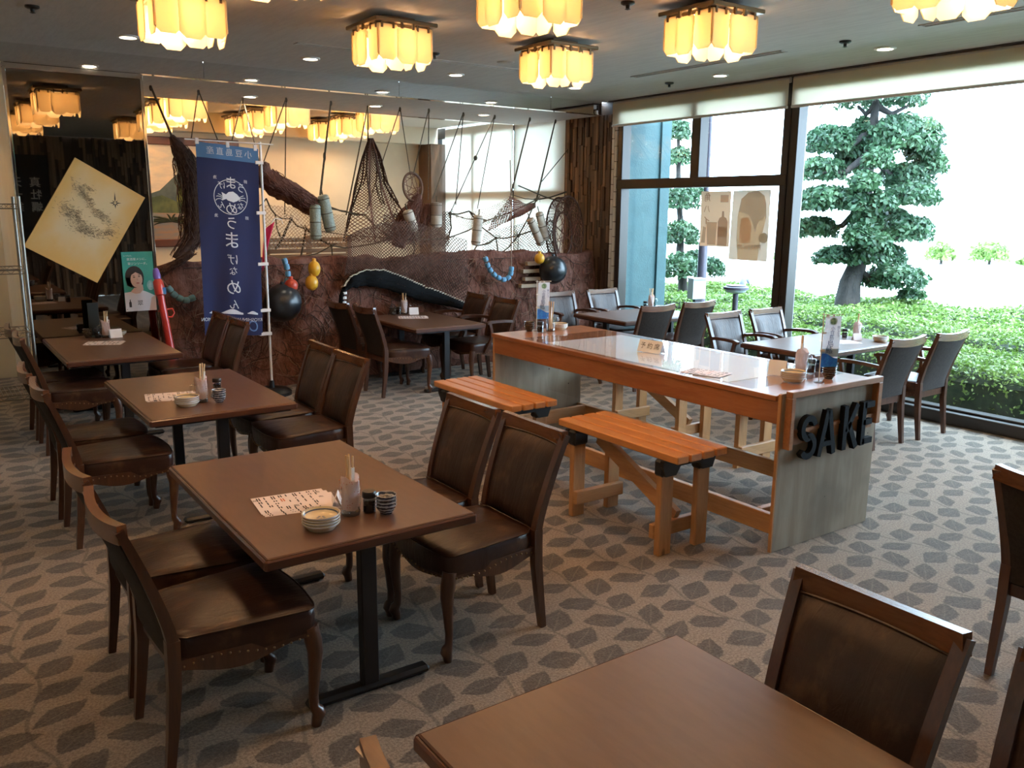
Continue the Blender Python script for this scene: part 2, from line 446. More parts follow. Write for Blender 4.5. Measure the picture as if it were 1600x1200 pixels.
# far room window behind its drawn blind
w4 = thing('window_4', None, None, (WX+.05, 9.16, 0), kind='structure')
fr = MB()
for a, b, c, d in ((9.16, BACK, 0, .9), (9.16, BACK, 1.92, 2.06), (9.16, BACK, 2.9, 3.06), (9.16, 9.24, .9, 3.0), (BACK-.12, BACK, .9, 3.0), (10.33, 10.43, .9, 3.0), (11.45, 11.53, .9, 3.0)): fr.box(WX+.06, a, c, WX+.16, b, d)
wobj('window_frame', fr, M['frame'], w4)
wobj('window_pane', MB().add([(WX+.12, 9.2, .9), (WX+.12, BACK, .9), (WX+.12, BACK, 3), (WX+.12, 9.2, 3)], [(0, 1, 2, 3)]), M['glass'], w4)
def blind(name, y0, y1, zt, zb, x, label, m=None):
    t = thing(name, label, 'blind', (x, (y0+y1)/2, zb), group=None)
    wobj('blind_cloth', MB().add([(x, y0, zb), (x, y1, zb), (x, y1, zt), (x, y0, zt)], [(0, 1, 2, 3)]), m or M['blind'], t)
    wobj('bottom_bar', MB().box(x-.012, y0, zb-.022, x+.012, y1, zb+.004, .004), M['tile'], t)
    wobj('roller', MB().sweep([(x+.03, y0, zt), (x+.03, y1, zt)], .03, 10), M['tile'], t, smooth=60)
blind('roller_blind', 5.60, 8.17, 3.05, 2.80, WX-.06, 'short cream roller blind above the window with the two taped posters')
blind('roller_blind', -1.9, 5.555, 3.05, 2.80, WX-.06, 'long cream roller blind above the big window onto the pruned tree')
blind('roller_blind', 9.18, 10.36, 3.02, .95, WX+.02, 'drawn cream roller blind in the far room, the one beside the timber strip pier', thinmat('far_blind_cloth', (.84, .77, .63), .42))  # less translucent cream cloth, used for both far room blinds
blind('roller_blind', 10.39, BACK-.45, 3.02, .95, WX+.02, 'drawn cream roller blind in the far room, the one beside the corner post', bpy.data.materials['far_blind_cloth'])

# ---- smoked wall mirror with steel edge
dm = thing('wall_mirror', 'tall smoked wall mirror with steel edges, carrying the tilted parchment map', 'mirror', (1.31, WY, 0))
wobj('mirror_glass', MB().box(.80, WY, .02, 1.825, WY+.02, 2.885), M['darkmirror'], dm)
e = MB(); e.box(1.825, WY-.014, 0, 1.85, WY+.03, 2.90, .004); e.box(.775, WY-.014, 0, .80, WY+.03, 2.90, .004); e.box(.775, WY-.008, 2.885, 1.85, WY+.03, 2.93, .003)
wobj('steel_edge', e, M['chrome'], dm)
struct('wall_mirror_back', MB().box(.80, WY+.03, 0, 1.84, WY+.09, SOF), M['strip'][0])
# ------------------------------------------------------------------ ceiling fittings
M['bronze'] = mat('bronze_plate', (.22, .165, .10), .35, .7)
M['lampglass'] = thinmat('amber_lamp_glass', (.98, .86, .62), .62, .5, .10)
M['bulb'] = mat('lit_bulb', (1, .9, .7), .5, emit=(1, .72, .38), es=25)
M['lens'] = mat('lit_downlight', (1, 1, 1), .5, emit=(1, .86, .62), es=22)
def make_lamp():
    t = thing('ceiling_lamp', 'lamp', 'ceiling lamp')
    obj('ceiling_plate', MB().box(-.24, -.24, -.062, .24, .24, -.035, .006), M['bronze'], t)
    obj('mounting_box', MB().box(-.12, -.12, -.036, .12, .12, 0), M['bronze'], t)
    c = MB()
    for s in (-1, 1):
        c.box(-.19, s*.185-.008, -.085, .19, s*.185+.008, -.06); c.box(s*.185-.008, -.19, -.085, s*.185+.008, .19, -.06)
        for q in (-.135, 0, .135):
            for r in (0, 1):
                o = s*(.20 if q else .235)
                c.box(*((q-.05, o-.012, -.10, q-.035, o+.006, -.06) if r == 0 else (o-.012, q-.05, -.10, o+.006, q-.035, -.06)))
                c.box(*((q+.035, o-.012, -.10, q+.05, o+.006, -.06) if r == 0 else (o-.012, q+.035, -.10, o+.006, q+.05, -.06)))
    obj('hanger_frame', c, M['bronze'], t)
    w, h, k = .078, .215, .036
    poly = [(-w, 0), (-w, -h+k), (-w+k, -h), (w-k, -h), (w, -h+k), (w, 0), (w-.01, .012), (-w+.01, .012)]
    pm = MB().prism(poly, Matrix.Identity(4), .006).mesh('glass_panel', M['lampglass'])
    for side in range(4):
        for q in (-.135, 0, .135):
            R = Matrix.Rotation(side*PI/2, 4, 'Z') @ Matrix.Translation((q, -(.20 if q else .23), -.085-(0 if q else .022))) @ frame((0, 0, 0), (1, 0, 0), (0, 0, 1))
            o = obj('glass_panel', pm, None, t); o.matrix_local = R
    R0 = [(-.10, 0), (.10, 0), (0, .10), (0, -.10)]
    for x, y in R0:
        b = MB().ball((x, y, -.17), (.020, .020, .028), 10, 6); b.lathe([(.014, 0), (.014, .055)], 10, (x, y, -.145))
        obj('bulb', b, M['bulb'], t, smooth=60)
    d = bpy.data.lights.new('bulb_glow', 'POINT'); d.energy = LAMP_W/4; d.color = (1, .60, .31); d.shadow_soft_size = .03
    for x, y in R0:
        l = bpy.data.objects.new('bulb_glow', d); COL.objects.link(l); l.parent = t; l.location = (x*1.33, y*1.33, -.19)
    return t
lamp0 = make_lamp()
where = [((1.51, 5.68), 'glass panel ceiling lamp hanging nearest above the table before the blue banner'),
         ((2.94, 5.70), 'glass panel ceiling lamp with a few unlit panels, before the net peak'),
         ((4.37, 5.66), 'glass panel ceiling lamp over the far end of the SAKE counter'),
         ((4.385, 4.06), 'glass panel ceiling lamp over the middle of the SAKE counter'),
         ((2.94, 4.06), 'glass panel ceiling lamp above the orange benches, cut by the frame top'),
         ((4.385, 2.46), 'glass panel ceiling lamp above the SAKE lettering end, cut by the frame top')]
hid = [(.08, 4.06), (.08, 2.46), (.08, .86), (1.51, 4.06), (1.51, 2.46), (2.94, 2.46)]  # unseen directly; the leftmost row is added to warm the carpet there
for i, (p, lab) in enumerate(where):
    o = lamp0 if i == 0 else copy_tree(lamp0)
    o.location = (*p, CEIL); o['label'] = lab; o['group'] = 'glass ceiling lamps of the near room'
for p in hid:
    o = copy_tree(lamp0); o.location = (*p, CEIL); o['label'] = 'glass panel ceiling lamp out of direct view in the near room'; o['group'] = 'glass ceiling lamps of the near room'
rows = ['row nearest the rope hooks', 'middle row', 'row nearest the cream back wall']
cols = ['beside the mirror edge', 'over the painting side', 'behind the blue banner top', 'behind the tall net peak', 'nearest the drawn blinds']
for r, yy in enumerate((10.40, 11.33, 12.2)):
    for c, xx in enumerate((2.72, 3.93, 5.14)):
        o = copy_tree(lamp0); o.location = (xx+.03*r, yy, 3.06)
        o['label'] = 'far room glass ceiling lamp, %s, %s' % (rows[r], ['column by the painting', 'column behind the banner', 'column by the drawn blinds'][c])
        o['group'] = 'glass ceiling lamps of the far room'
o = copy_tree(lamp0); o.location = (-.25, 9.25, SOF); o['label'] = 'glass panel ceiling lamp in the passage beside the smoked mirror'; o['group'] = 'glass ceiling lamps of the near room'
# downlights
def make_down():
    t = thing('downlight', 'x', 'downlight')
    obj('trim_ring', MB().lathe([(.062, 0), (.085, 0), (.085, -.008), (.062, -.012), (.062, 0)], 20, cap=False), M['white'], t, smooth=40)
    obj('lens', MB().lathe([(.0001, -.004), (.045, -.006), (.062, -.002)], 20, cap=False), M['lens'], t, smooth=40)
    d = bpy.data.lights.new('downlight_beam', 'SPOT'); d.energy = SPOT_W; d.color = (1, .84, .62); d.spot_size = 1.9; d.spot_blend = .6; d.shadow_soft_size = .05
    l = bpy.data.objects.new('downlight_beam', d); COL.objects.link(l); l.parent = t; l.location = (0, 0, -.03)
    return t
dl0 = make_down()
spots = [((3.09, 7.55, CEIL), 'lit downlight in the ceiling above the blue banner side of the net wall'),
         ((4.59, 7.55, CEIL), 'lit downlight in the ceiling above the table by the net wall'),
         ((6.08, 7.53, CEIL), 'lit downlight beside the lamp nearest the timber pier'),
         ((6.64, 5.99, CEIL), 'lit downlight above the window with the two taped posters'),
         ((6.60, 4.23, CEIL), 'lit downlight above the big window onto the pruned tree'),
         ((1.575, 7.49, CEIL), 'round downlight near the smoked mirror, above the table against it'),
         ((6.6, 2.4, CEIL), 'lit downlight past the frame edge above the big window'),
         ((3.13, 9.34, SOF), 'small lit downlight in the lower ceiling behind the banner ropes'),
         ((4.55, 9.26, SOF), 'small lit downlight in the lower ceiling behind the net peak ropes'),
         ((6.03, 9.26, SOF), 'small lit downlight in the lower ceiling nearest the drawn blinds'),
         ((6.45, 11.0, 3.06), 'small lit downlight in the far room ceiling by the drawn blinds'),
         ((5.75, 12.2, 3.06), 'small lit downlight in the far room ceiling by the beam')]
for i, (p, lab) in enumerate(spots):
    o = dl0 if i == 0 else copy_tree(dl0); o.location = p; o['label'] = lab; o['group'] = 'round downlights'
# linear air slots
def slot(a, b, label):
    a = Vector(a); b = Vector(b); d = (b-a); L = d.length; t = thing('air_slot', label, 'air vent', a, math.atan2(d.y, d.x))
    obj('slot_frame', MB().box(0, -.045, -.006, L, -.03, 0).box(0, .03, -.006, L, .045, 0).box(0, -.045, -.006, .012, .045, 0).box(L-.012, -.045, -.006, L, .045, 0), M['ceil'], t)
    obj('dark_gap', MB().box(.01, -.03, -.002, L-.01, .03, -.001), M['black'], t)
    obj('blade', MB().box(.01, -.004, -.005, L-.01, .004, -.001), M['ceil'], t)
slot((2.72, 6.94, CEIL), (4.92, 6.94, CEIL), 'long dark air slot in the ceiling running along the net wall')
slot((6.07, 6.6, CEIL), (6.07, 4.80, CEIL), 'long dark air slot in the ceiling running along the poster window')
slot((6.03, 3.60, CEIL), (6.03, 1.8, CEIL), 'long dark air slot in the ceiling running along the big window')
# sensors
def sensor(p, label, z=CEIL):
    q = PZ(p[0], p[1], z); t = thing('ceiling_sensor', label, 'sensor', q, group='small dark ceiling sensors')
    obj('sensor_base', MB().lathe([(.045, 0), (.045, -.012), (.03, -.02)], 14), M['black'], t, smooth=40)
    obj('sensor_tip', MB().lathe([(.014, -.018), (.012, -.04), (.02, -.044), (.0001, -.05)], 10), M['black'], t, smooth=40)
sensor((679, 83), 'small dark ceiling sensor beside the lamp with unlit panels')
sensor((1321, 64), 'small dark ceiling sensor near the downlight of the big window')
sensor((1046, 129), 'small dark ceiling sensor near the downlight of the poster window')
sensor((981, 3), 'small dark ceiling sensor at the frame top above the benches')
sensor((50, 9), 'small dark ceiling sensor nearest the mirror corner')
q = PZ(790, 97, CEIL); solo('ceiling_speaker', MB().lathe([(.0001, -.012), (.05, -.012), (.075, -.006), (.08, 0)], 20, q), M['ceil'], 'round flat grey ceiling speaker cover beside the counter end lamp', 'speaker', smooth=40)
# access hatch in the lower ceiling near the mirror
a = PZ(248, 92, SOF)
# ------------------------------------------------------------------ chairs
M['mahog'] = wood('mahogany', (.045, .017, .009), (.085, .032, .015), 'Z', 7, .3, .3)
M['mahogX'] = wood('mahogany_rail', (.085, .032, .014), (.15, .058, .024), 'Y', 7, .25, .5)
def leather(name, a, b, worn, rough):
    m, nt, p = newmat(name); v = texco(nt); n = noisetex(nt, v, 5, 5, .6); n2 = noisetex(nt, texco(nt, (1, 1.6, 1)), 9, 3)
    c = mixcol(nt, n.step(.3, .7), a, b)
    c = mixcol(nt, (n2*n).step(.27, .42)*.8, c, worn)
    nt.links.new(c, p.inputs['Base Color']); p.inputs['Roughness'].default_value = rough; p.inputs['Specular IOR Level'].default_value = .32; p.inputs['Coat Weight'].default_value = .04; p.inputs['Coat Roughness'].default_value = .3
    w = noisetex(nt, texco(nt, (2, 9, 2)), 3.2, 3, .6, 1.2); g = noisetex(nt, v, 160, 2)
    bump(nt, p, w+g*.12, .22, .014); return m
M['leather'] = leather('worn_brown_leather', (.021, .0085, .006), (.040, .016, .010), (.092, .047, .026), .34)
M['leatherback'] = leather('brown_leather_back', (.024, .011, .0075), (.040, .0185, .012), (.078, .042, .024), .45)
M['rearcloth'] = mat('dark_brown_rear_cover', (.026, .019, .016), .75, col2=(.036, .027, .022), nscale=60, spec=.15, bstr=.1, bscale=300)
M['stud'] = mat('brass_nail', (.22, .14, .07), .35, .9)
def outline(xf, xb, wf, wb, bow, n=8):
    """seat outline, counter-clockwise: front edge bowed, corners rounded"""
    P = []
    r = .035
    for i in range(n+1):
        u = -1+2*i/n; P.append((xf+bow*(1-u*u), u*(wf-r)))
    P += [(xf-r*.3, wf-r*.3), (xf-r, wf)]
    for i in range(1, 5): u = i/5; P.append((xf-r+(xb+r-xf+r)*u, wf+(wb-wf)*u))
    P += [(xb+r, wb), (xb, wb-r)]
    P += [(xb, 0), (xb, -wb+r), (xb+r, -wb)]
    for i in range(1, 5): u = i/5; P.append((xb+r+(xf-r-xb-r)*u, -(wb+(wf-wb)*u)))
    P += [(xf-r, -wf), (xf-r*.3, -wf+r*.3)]
    return P
def backx(v, u=0):   # rear plane of the back: v height 0..1 above the seat, u -1..1 across
    return -.225-.13*(max(0, v)**1.25)-.028*(1-u*u)*(.3+.7*v)
def make_chair(arms=False):
    t = thing('dining_chair' if not arms else 'armchair', 'x', 'chair')
    P = outline(.245, -.215, .245, .20, .02)
    n = len(P); c = (.015, 0)
    rings = [(0, .372, 1.0), (0, .425, 1.01), (0, .452, 1.0), (0, .462, .965), (0, .467, .80), (0, .478, .5), (0, .482, .2)]
    mb = MB(); vs = []; fs = []
    for _, z, s in rings:
        for i, (x, y) in enumerate(P):
            q = math.atan2(y, x)
            dz = 0 if z > .39 else -.018*math.cos(2*q)**2*(1 if abs(y) > .0 else 1)
            vs.append((c[0]+(x-c[0])*s, y*s, z+dz))
    vs.append((c[0], 0, .484))
    for k in range(len(rings)-1):
        for i in range(n): fs.append((k*n+i, k*n+(i+1) % n, (k+1)*n+(i+1) % n, (k+1)*n+i))
    for i in range(n): fs.append(((len(rings)-1)*n+i, (len(rings)-1)*n+(i+1) % n, len(vs)-1))
    fs.append(tuple(range(n-1, -1, -1)))
    mb.add(vs, fs); seat = obj('seat', mb, M['leather'], t, smooth=50)
    pip = MB().sweep([(c[0]+(x-c[0])*1.0, y*1.0, .4555) for x, y in P], .0045, 5, closed=True)
    obj('piping', pip, M['leather'], seat, smooth=60)
    # studs along the lower leather edge
    st = MB()
    def stud(x, y, z, nx, ny):
        st.ball((x+nx*.001, y+ny*.001, z), (.0048, .0048, .0048), 5, 3)
    for s in (-1, 1):
        for i in range(15):
            u = i/14; x = .205-.40*u; y = s*(.246+(.202-.246)*u)
            stud(x, y, .366-.012*math.sin(u*PI*2.0)-.004, 0, s)
    for i in range(15):
        u = -1+2*i/14; stud(.250+.02*(1-u*u), u*.205, .366-.012*abs(math.sin(u*PI)), 1, 0)
    obj('nail_trim', st, M['stud'], t, smooth=60, kind='stuff')
    # scalloped rails
    rail = MB()
    for s in (-1, 1):
        N = 14; top = []; bot = []
        for i in range(N+1):
            u = i/N; x = .225-.43*u; y = s*(.232+(.192-.232)*u)
            top.append((x, y, .385)); bot.append((x, y, .345-.022*math.sin(PI*u)**2+.012*math.sin(PI*u*2+.6)))
        rail.sweep([(a[0], a[1], (a[2]+b[2])/2) for a, b in zip(top, bot)], 0, rect=[(.022, a[2]-b[2]) for a, b in zip(top, bot)])
    N = 14; pts = []; rr = []
    for i in range(N+1):
        u = -1+2*i/N; zb = .342-.016*math.cos(u*PI)*.9
        pts.append((.228+.018*(1-u*u), u*.225, (.385+zb)/2)); rr.append((.022, .385-zb))
    rail.sweep(pts, 0, rect=rr)
    rail.box(-.225, -.185, .335, -.205, .185, .385)
    obj('seat_rail', rail, M['mahog'], t, smooth=40)
    for s in (-1, 1):
        y = s*.222
        l = MB().sweep([(.222, y, .385), (.232, y+s*.004, .33), (.238, y+s*.006, .285), (.232, y+s*.003, .20), (.226, y, .12), (.228, y, .075), (.238, y+s*.003, .06), (.243, y+s*.004, .045), (.236, y+s*.002, .028), (.232, y, 0)],
                       [.030, .031, .028, .0215, .0175, .0175, .023, .025, .021, .018], 10)
        obj('leg', l, M['mahog'], t, smooth=60)
    for s in (-1, 1):
        l = MB().sweep([(-.262, s*.197, 0), (-.243, s*.197, .15), (-.228, s*.195, .30), (-.224, s*.196, .46)], 0, rect=[(.028, .028), (.033, .034), (.037, .04), (.038, .042)], up=(1, 0, 0))
        obj('leg', l, M['mahog'], t)
    H0, H1 = .46, .862
    for s in (-1, 1):
        bf = MB(); pts = []; rr = []
        for i in range(9):
            v = i/8; pts.append((backx(v, 1), s*(.197+.022*v), H0+(H1-H0)*v)); rr.append((.034, .036-.010*v))
        bf.sweep(pts, 0, rect=rr, up=(1, 0, 0))
        obj('back_post', bf, M['mahog'], t, smooth=40)
    tr = MB(); pts = []; rr = []
    for i in range(13):
        u = -1+2*i/12
        pts.append((backx(.93, u)-.002, u*.228, H0+(H1-H0)*(.935)+.014*u*u)); rr.append((.030, .058))
    tr.sweep(pts, 0, rect=rr, up=(0, 0, 1)); obj('top_rail', tr, M['mahogX'], t, smooth=40)
    def shell(off, w0, w1, v0, v1, puff, flip):
        def f(a, b):
            u = -1+2*a; v = v0+(v1-v0)*b; w = w0+(w1-w0)*v
            e = (1-abs(u)**6)*(1-abs(2*b-1)**8)
            return (backx(v, u*.9)+off+puff*e, u*w, H0+(H1-H0)*v)
        return MB().grid(f, 12, 12, flip)
    fb = shell(.006, .182, .205, -.01, .885, .028, False)
    bk = obj('backrest', fb, M['leatherback'], t, smooth=60)
    e = []
    for u, v in [(-1, k/6) for k in range(7)]+[(-1+2*k/8, 1) for k in range(1, 8)]+[(1, 1-k/6) for k in range(7)]:
        vv = -.01+.895*v; e.append((backx(vv, u*.9)+.012, u*(.182+.023*vv), H0+(H1-H0)*vv))
    obj('piping', MB().sweep(e, .004, 5), M['leather'], bk, smooth=60)
    obj('rear_cover', shell(-.014, .184, .207, -.16, .89, -.006, True), M['rearcloth'], t, smooth=60)
    if arms:
        for s in (-1, 1):
            y = s*.245
            a = MB().sweep([(backx(.48, 1)+.01, s*.215, .655), (-.16, y, .668), (-.05, y+s*.012, .672), (.03, y+s*.012, .668), (.068, y+s*.008, .657)], 0, rect=[(.028, .026), (.036, .026), (.046, .026), (.048, .026), (.040, .022)])
            obj('arm', a, M['mahog'], t, smooth=40)
            a = MB().sweep([(.035, y+s*.01, .66), (.015, y+s*.012, .58), (.01, y+s*.006, .50), (.045, y, .42), (.075, s*.238, .36)], 0, rect=[(.026, .032), (.024, .028), (.024, .030), (.026, .034), (.028, .04)], up=(1, 0, 0))
            obj('arm_post', a, M['mahog'], t, smooth=40)
    return t
chair0 = make_chair(False); arm0 = make_chair(True); used = set()
def place(kind, x, y, deg, label, group):
    p = arm0 if kind else chair0
    o = p if kind not in used else copy_tree(p); used.add(kind)
    o.location = (x, y, 0); o.rotation_euler = (0, 0, math.radians(deg)); o['label'] = label; o['group'] = group; return o
G = 'leather chairs round the brown tables'
B = 'brown leather chair '
place(0, .76, 2.83, 2, B+'with a sunlit worn seat, nearest at the table beside the benches', G)
place(0, .765, 3.37, 0, B+'behind the sunlit one, at the table beside the benches', G)
place(0, 1.84, 2.95, 180, B+'with nailed skirt in full view, its back to the nearer bench', G)
place(0, 1.83, 3.44, 180, B+'half hidden behind the one whose back meets the nearer bench', G)
place(0, .83, 5.03, 1, B+'with creased shiny seat, aisle side of the table before the banner', G)
place(0, .82, 5.56, -1, B+'behind the creased one, aisle side of the table before the banner', G)
place(0, 1.90, 5.00, 181, B+'nearer one of the pair in front of the white banner pole', G)
place(0, 1.91, 5.50, 179, B+'farther one of the pair in front of the white banner pole', G)
place(0, .93, 7.06, 0, B+'cut by the frame edge, at the mirror table', G)
place(0, .92, 7.56, 0, B+'by the wire rack, at the mirror table', G)
place(0, 1.84, 7.09, 180, B+'directly under the OPEN lettering of the banner', G)
place(0, 1.84, 7.58, 180, B+'behind the one under the banner, next to the red tube', G)
place(0, 1.50, 1.075, 180, B+'with a dark back, pushed up to the bare table', G)
place(0, 1.56, .53, 180, B+'mostly out of frame, second along the bare table', G)
place(0, .92, 1.03, 0, B+'showing only a rail corner beside the bare table', G)
place(0, 3.60, 1.24, 0, B+'in shadow, cut by the frame on open carpet', G)
place(0, 3.85, 7.47, 0, B+'in full profile with nailed skirt, at the net wall table', G)
place(0, 3.80, 7.98, 2, B+'behind the profile one, close to the black net roll', G)
A = 'brown leather armchair '
place(1, 4.765, 7.40, 180, A+'with a pale wooden arm, next to the counter corner', G)
place(1, 4.765, 7.96, 178, A+'against the net wall, behind the one with the pale arm', G)
place(1, 6.03, 7.35, -90, A+'shining blue, behind the small flag of the counter far end', G)
place(1, 6.70, 7.36, -90, A+'shining blue, in front of the timber pier and teal wall', G)
place(0, 6.03, 6.43, 90, B+'with back to the counter, nearer the net wall', G)
place(0, 6.65, 6.46, 90, B+'with back to the counter, under the meter box', G)
place(1, 6.12, 4.98, -91, A+'with a glossy blue back, behind the white counter top', G)
place(1, 6.74, 4.99, -90, A+'with a glossy blue back, under the thick window mullion', G)
place(1, 6.09, 3.84, 90, A+'seen from behind, next to the SAKE lettering', G)
place(1, 6.68, 3.82, 91, A+'seen from behind, against the clipped hedge', G)

# ------------------------------------------------------------------ tables
M['top'] = mat('brown_laminate', (.118, .058, .035), .36, col2=(.105, .050, .029), nscale=40, stretch=(1, .2, 1))
M['edge'] = mat('red_brown_edging', (.075, .024, .012), .3, coat=.3)
TZ = .66
def table(x0, y0, x1, y1, label, along='Y', name='dining_table'):
    cx, cy = (x0+x1)/2, (y0+y1)/2
    t = thing(name, label, 'table', (cx, cy, 0), group='brown restaurant tables')
    a, b = (x1-x0)/2, (y1-y0)/2
    obj('tabletop', MB().box(-a+.006, -b+.006, TZ-.03, a-.006, b-.006, TZ, .004), M['top'], t)
    e = MB()
    for p, q in (((-a, -b), (a, -b)), ((-a, b), (a, b)), ((-a, -b), (-a, b)), ((a, -b), (a, b))):
        xa, xb = min(p[0], q[0]), max(p[0], q[0]); ya, yb = min(p[1], q[1]), max(p[1], q[1])
        e.box(xa-(.005 if xa == xb else 0), ya-(.005 if ya == yb else 0), TZ-.042, xb+(.009 if xa == xb and xa < 0 else .005 if xa == xb else 0)-(.0), yb+(.009 if ya == yb and ya < 0 else .005 if ya == yb else 0), TZ-.006, .005)
    obj('edge_band', e, M['edge'], t)
    obj('apron', MB().box(-a+.03, -b+.03, TZ-.055, a-.03, b-.03, TZ-.03), M['black'], t)
    L = b if along == 'Y' else a; Wd = a if along == 'Y' else b
    for s in (-1, 1):
        q = s*(L-.11)
        f = (lambda u, v: (u, v)) if along == 'Y' else (lambda u, v: (v, u))
        c = MB(); p0 = f(-.032, q-.022); p1 = f(.032, q+.022); c.box(*p0, .03, *p1, TZ-.05, .004); obj('column', c, M['black'], t)
        c = MB(); p0 = f(-.25, q-.03); p1 = f(.25, q+.03); c.box(*p0, .004, *p1, .035, .012)
        for w in (-.21, .21): p = f(w, q); c.lathe([(.018, 0), (.018, .006)], 8, (*p, 0))
        obj('foot', c, M['black'], t)
        c = MB(); p0 = f(-.22, q-.03); p1 = f(.22, q+.03); c.box(*p0, TZ-.066, *p1, TZ-.054); obj('top_bracket', c, M['black'], t)
    return t
table(.848, 2.61, 1.668, 3.87, 'brown table beside the orange benches, with plates, mug and fanned menu sheets')
table(.968, 4.785, 1.793, 6.085, 'brown table before the blue banner, with plates, mug and menu sheets')
table(.865, 6.95, 1.69, 8.335, 'brown table pushed against the smoked mirror')
table(.800, .25, 1.615, 1.506, 'bare brown table with nothing on it')
table(3.885, 7.15, 4.685, 8.33, 'brown table by the net wall, under the black net roll')
table(5.985, 6.50, 7.185, 7.35, 'dark brown table by the window facing the teal wall', 'X')
table(5.90, 4.16, 7.10, 4.92, 'shiny brown table at the window beyond the SAKE lettering', 'X')

# ------------------------------------------------------------------ SAKE counter
M['fir'] = wood('varnished_fir', (.27, .095, .035), (.37, .15, .060), 'Y', 5, .3, .45, True)
M['firX'] = wood('varnished_fir_cross', (.34, .13, .048), (.45, .20, .085), 'X', 5, .35, .3, True)
M['pine'] = wood('orange_pine', (.53, .20, .055), (.64, .28, .085), 'Y', 5, .33, .4, True)
M['pineZ'] = wood('pale_pine_post', (.42, .195, .070), (.56, .29, .115), 'Z', 5, .45, .1, True)
M['pineX'] = wood('pale_pine_cross', (.42, .20, .075), (.55, .29, .12), 'X', 5, .45, .1, True)
M['pineY'] = wood('pale_pine_rail', (.40, .19, .075), (.55, .29, .12), 'Y', 5, .45, .1, True)
def ply(name):
    m, nt, p = newmat(name); v = texco(nt, (1, 1, .12)); n = noisetex(nt, v, 9, 5, .6, .8); n2 = noisetex(nt, texco(nt), 2.5, 3)
    c = mixcol(nt, n.step(.35, .65), (.30, .225, .155), (.38, .30, .215)); c = mixcol(nt, n2.step(.5, .75)*.6, c, (.18, .14, .10))
    vo = nt.nodes.new('ShaderNodeTexVoronoi'); vo.inputs['Scale'].default_value = 7; nt.links.new(texco(nt), vo.inputs['Vector'])
    c = mixcol(nt, E(nt, vo.outputs['Distance']).step(.06, .03), c, (.04, .03, .02))
    nt.links.new(c, p.inputs['Base Color']); p.inputs['Roughness'].default_value = .7; p.inputs['Specular IOR Level'].default_value = .2; return m
M['ply'] = ply('grey_washed_plywood')
CX0, CX1, CY0, CY1, CZ = 3.60, 4.47, 2.71, 5.40, .86
ct = thing('sake_counter', 'long wooden counter table with black SAKE lettering on its plywood end', 'counter', ((CX0+CX1)/2, (CY0+CY1)/2, 0))
wobj('tabletop', MB().box(CX0-.008, CY0+.03, CZ-.03, CX1+.008, CY1, CZ, .003), M['fir'], ct)
for x in (CX0, CX1-.038): wobj('apron', MB().box(x, CY0+.022, CZ-.15, x+.038, CY1-.024, CZ-.03, .003), M['fir'], ct)
for y in (CY0+.02, CY1-.06): wobj('apron', MB().box(CX0+.04, y+.01, CZ-.15, CX1-.04, y+.048, CZ-.03, .003), M['firX'], ct)
wobj('end_panel', MB().box(CX0+.012, CY0+.004, .004, CX1-.0, CY0+.022, CZ+.012), M['ply'], ct)
wobj('end_panel', MB().box(CX0+.012, CY1-.024, .004, CX1, CY1-.004, CZ-.03), M['ply'], ct)
for x in (CX0, CX1-.04):
    wobj('lower_rail', MB().box(x+.002, CY0+.022, .105, x+.038, CY1-.024, .215, .003), M['pineY'], ct)
for y in (CY0+.004, CY1-.024): wobj('panel_edge', MB().box(CX0, y, .004, CX0+.012, y+.019, CZ-.03 if y > 4 else CZ+.01, .001), M['pineZ'], ct)
for y in (CY0+.11, CY1-.14): wobj('cross_rail', MB().box(CX0+.04, y, .105, CX1-.04, y+.036, .215, .003), M['pineX'], ct)
sf = thing('sign_frame', None, None, (0, 0, 0)); bpy.data.objects.remove(sf)
def sgn(x0, z0, x1, z1): return MB().box(x0, CY0-.038, z0, x1, CY0+.004, z1, .003)
wobj('sign_frame', sgn(CX0+.035, .852, CX1-.022, .886), M['firX'], ct)
wobj('sign_frame', sgn(CX0+.035, .575, CX0+.068, .852), M['firX'], ct)
wobj('sign_frame', sgn(CX1-.06, .615, CX1-.022, .852), M['firX'], ct)
M['acryl'] = glassmat('clear_acrylic', (.95, .97, .97), 1.35)
wobj('sign_backing', MB().box(CX0+.07, CY0-.010, .59, CX1-.062, CY0+.003, .655).box(CX0+.07, CY0-.02, .655, CX1-.062, CY0+.003, .672), M['firX'], ct)
M['letter'] = mat('matt_black_letter', (.003, .0033, .004), .8, col2=(.006, .007, .008), nscale=90, spec=.2)
def slab(poly, x, z0, s=1): return MB().prism([(x+a*s, z0+b*s) for a, b in poly], frame((0, CY0-.016, 0), (1, 0, 0), (0, 0, 1)), .045)
h = .25; w = .062
def arcband(cx, cy, r0, r1, a0, a1, n=10, sx=1.0): return [(cx+sx*r1*math.cos(a0+(a1-a0)*i/n), cy+r1*math.sin(a0+(a1-a0)*i/n)) for i in range(n+1)], [(cx+sx*r0*math.cos(a0+(a1-a0)*i/n), cy+r0*math.sin(a0+(a1-a0)*i/n)) for i in range(n+1)]
def s_letter():
    up_ = [(.078+.056*math.cos(a), h-.076+.056*math.sin(a)) for a in [math.radians(15+255*i/18) for i in range(19)]]
    dn_ = [(.078+.058*math.cos(a), .078+.056*math.sin(a)) for a in [math.radians(90-240*i/18) for i in range(19)]]
    return up_+dn_
Z0 = .500
wobj('letter', MB().sweep([(CX0+.118+x*.92, CY0-.030, Z0+z) for x, z in s_letter()], 0, rect=(.034, .030), up=(0, 1, 0)), M['letter'], ct)
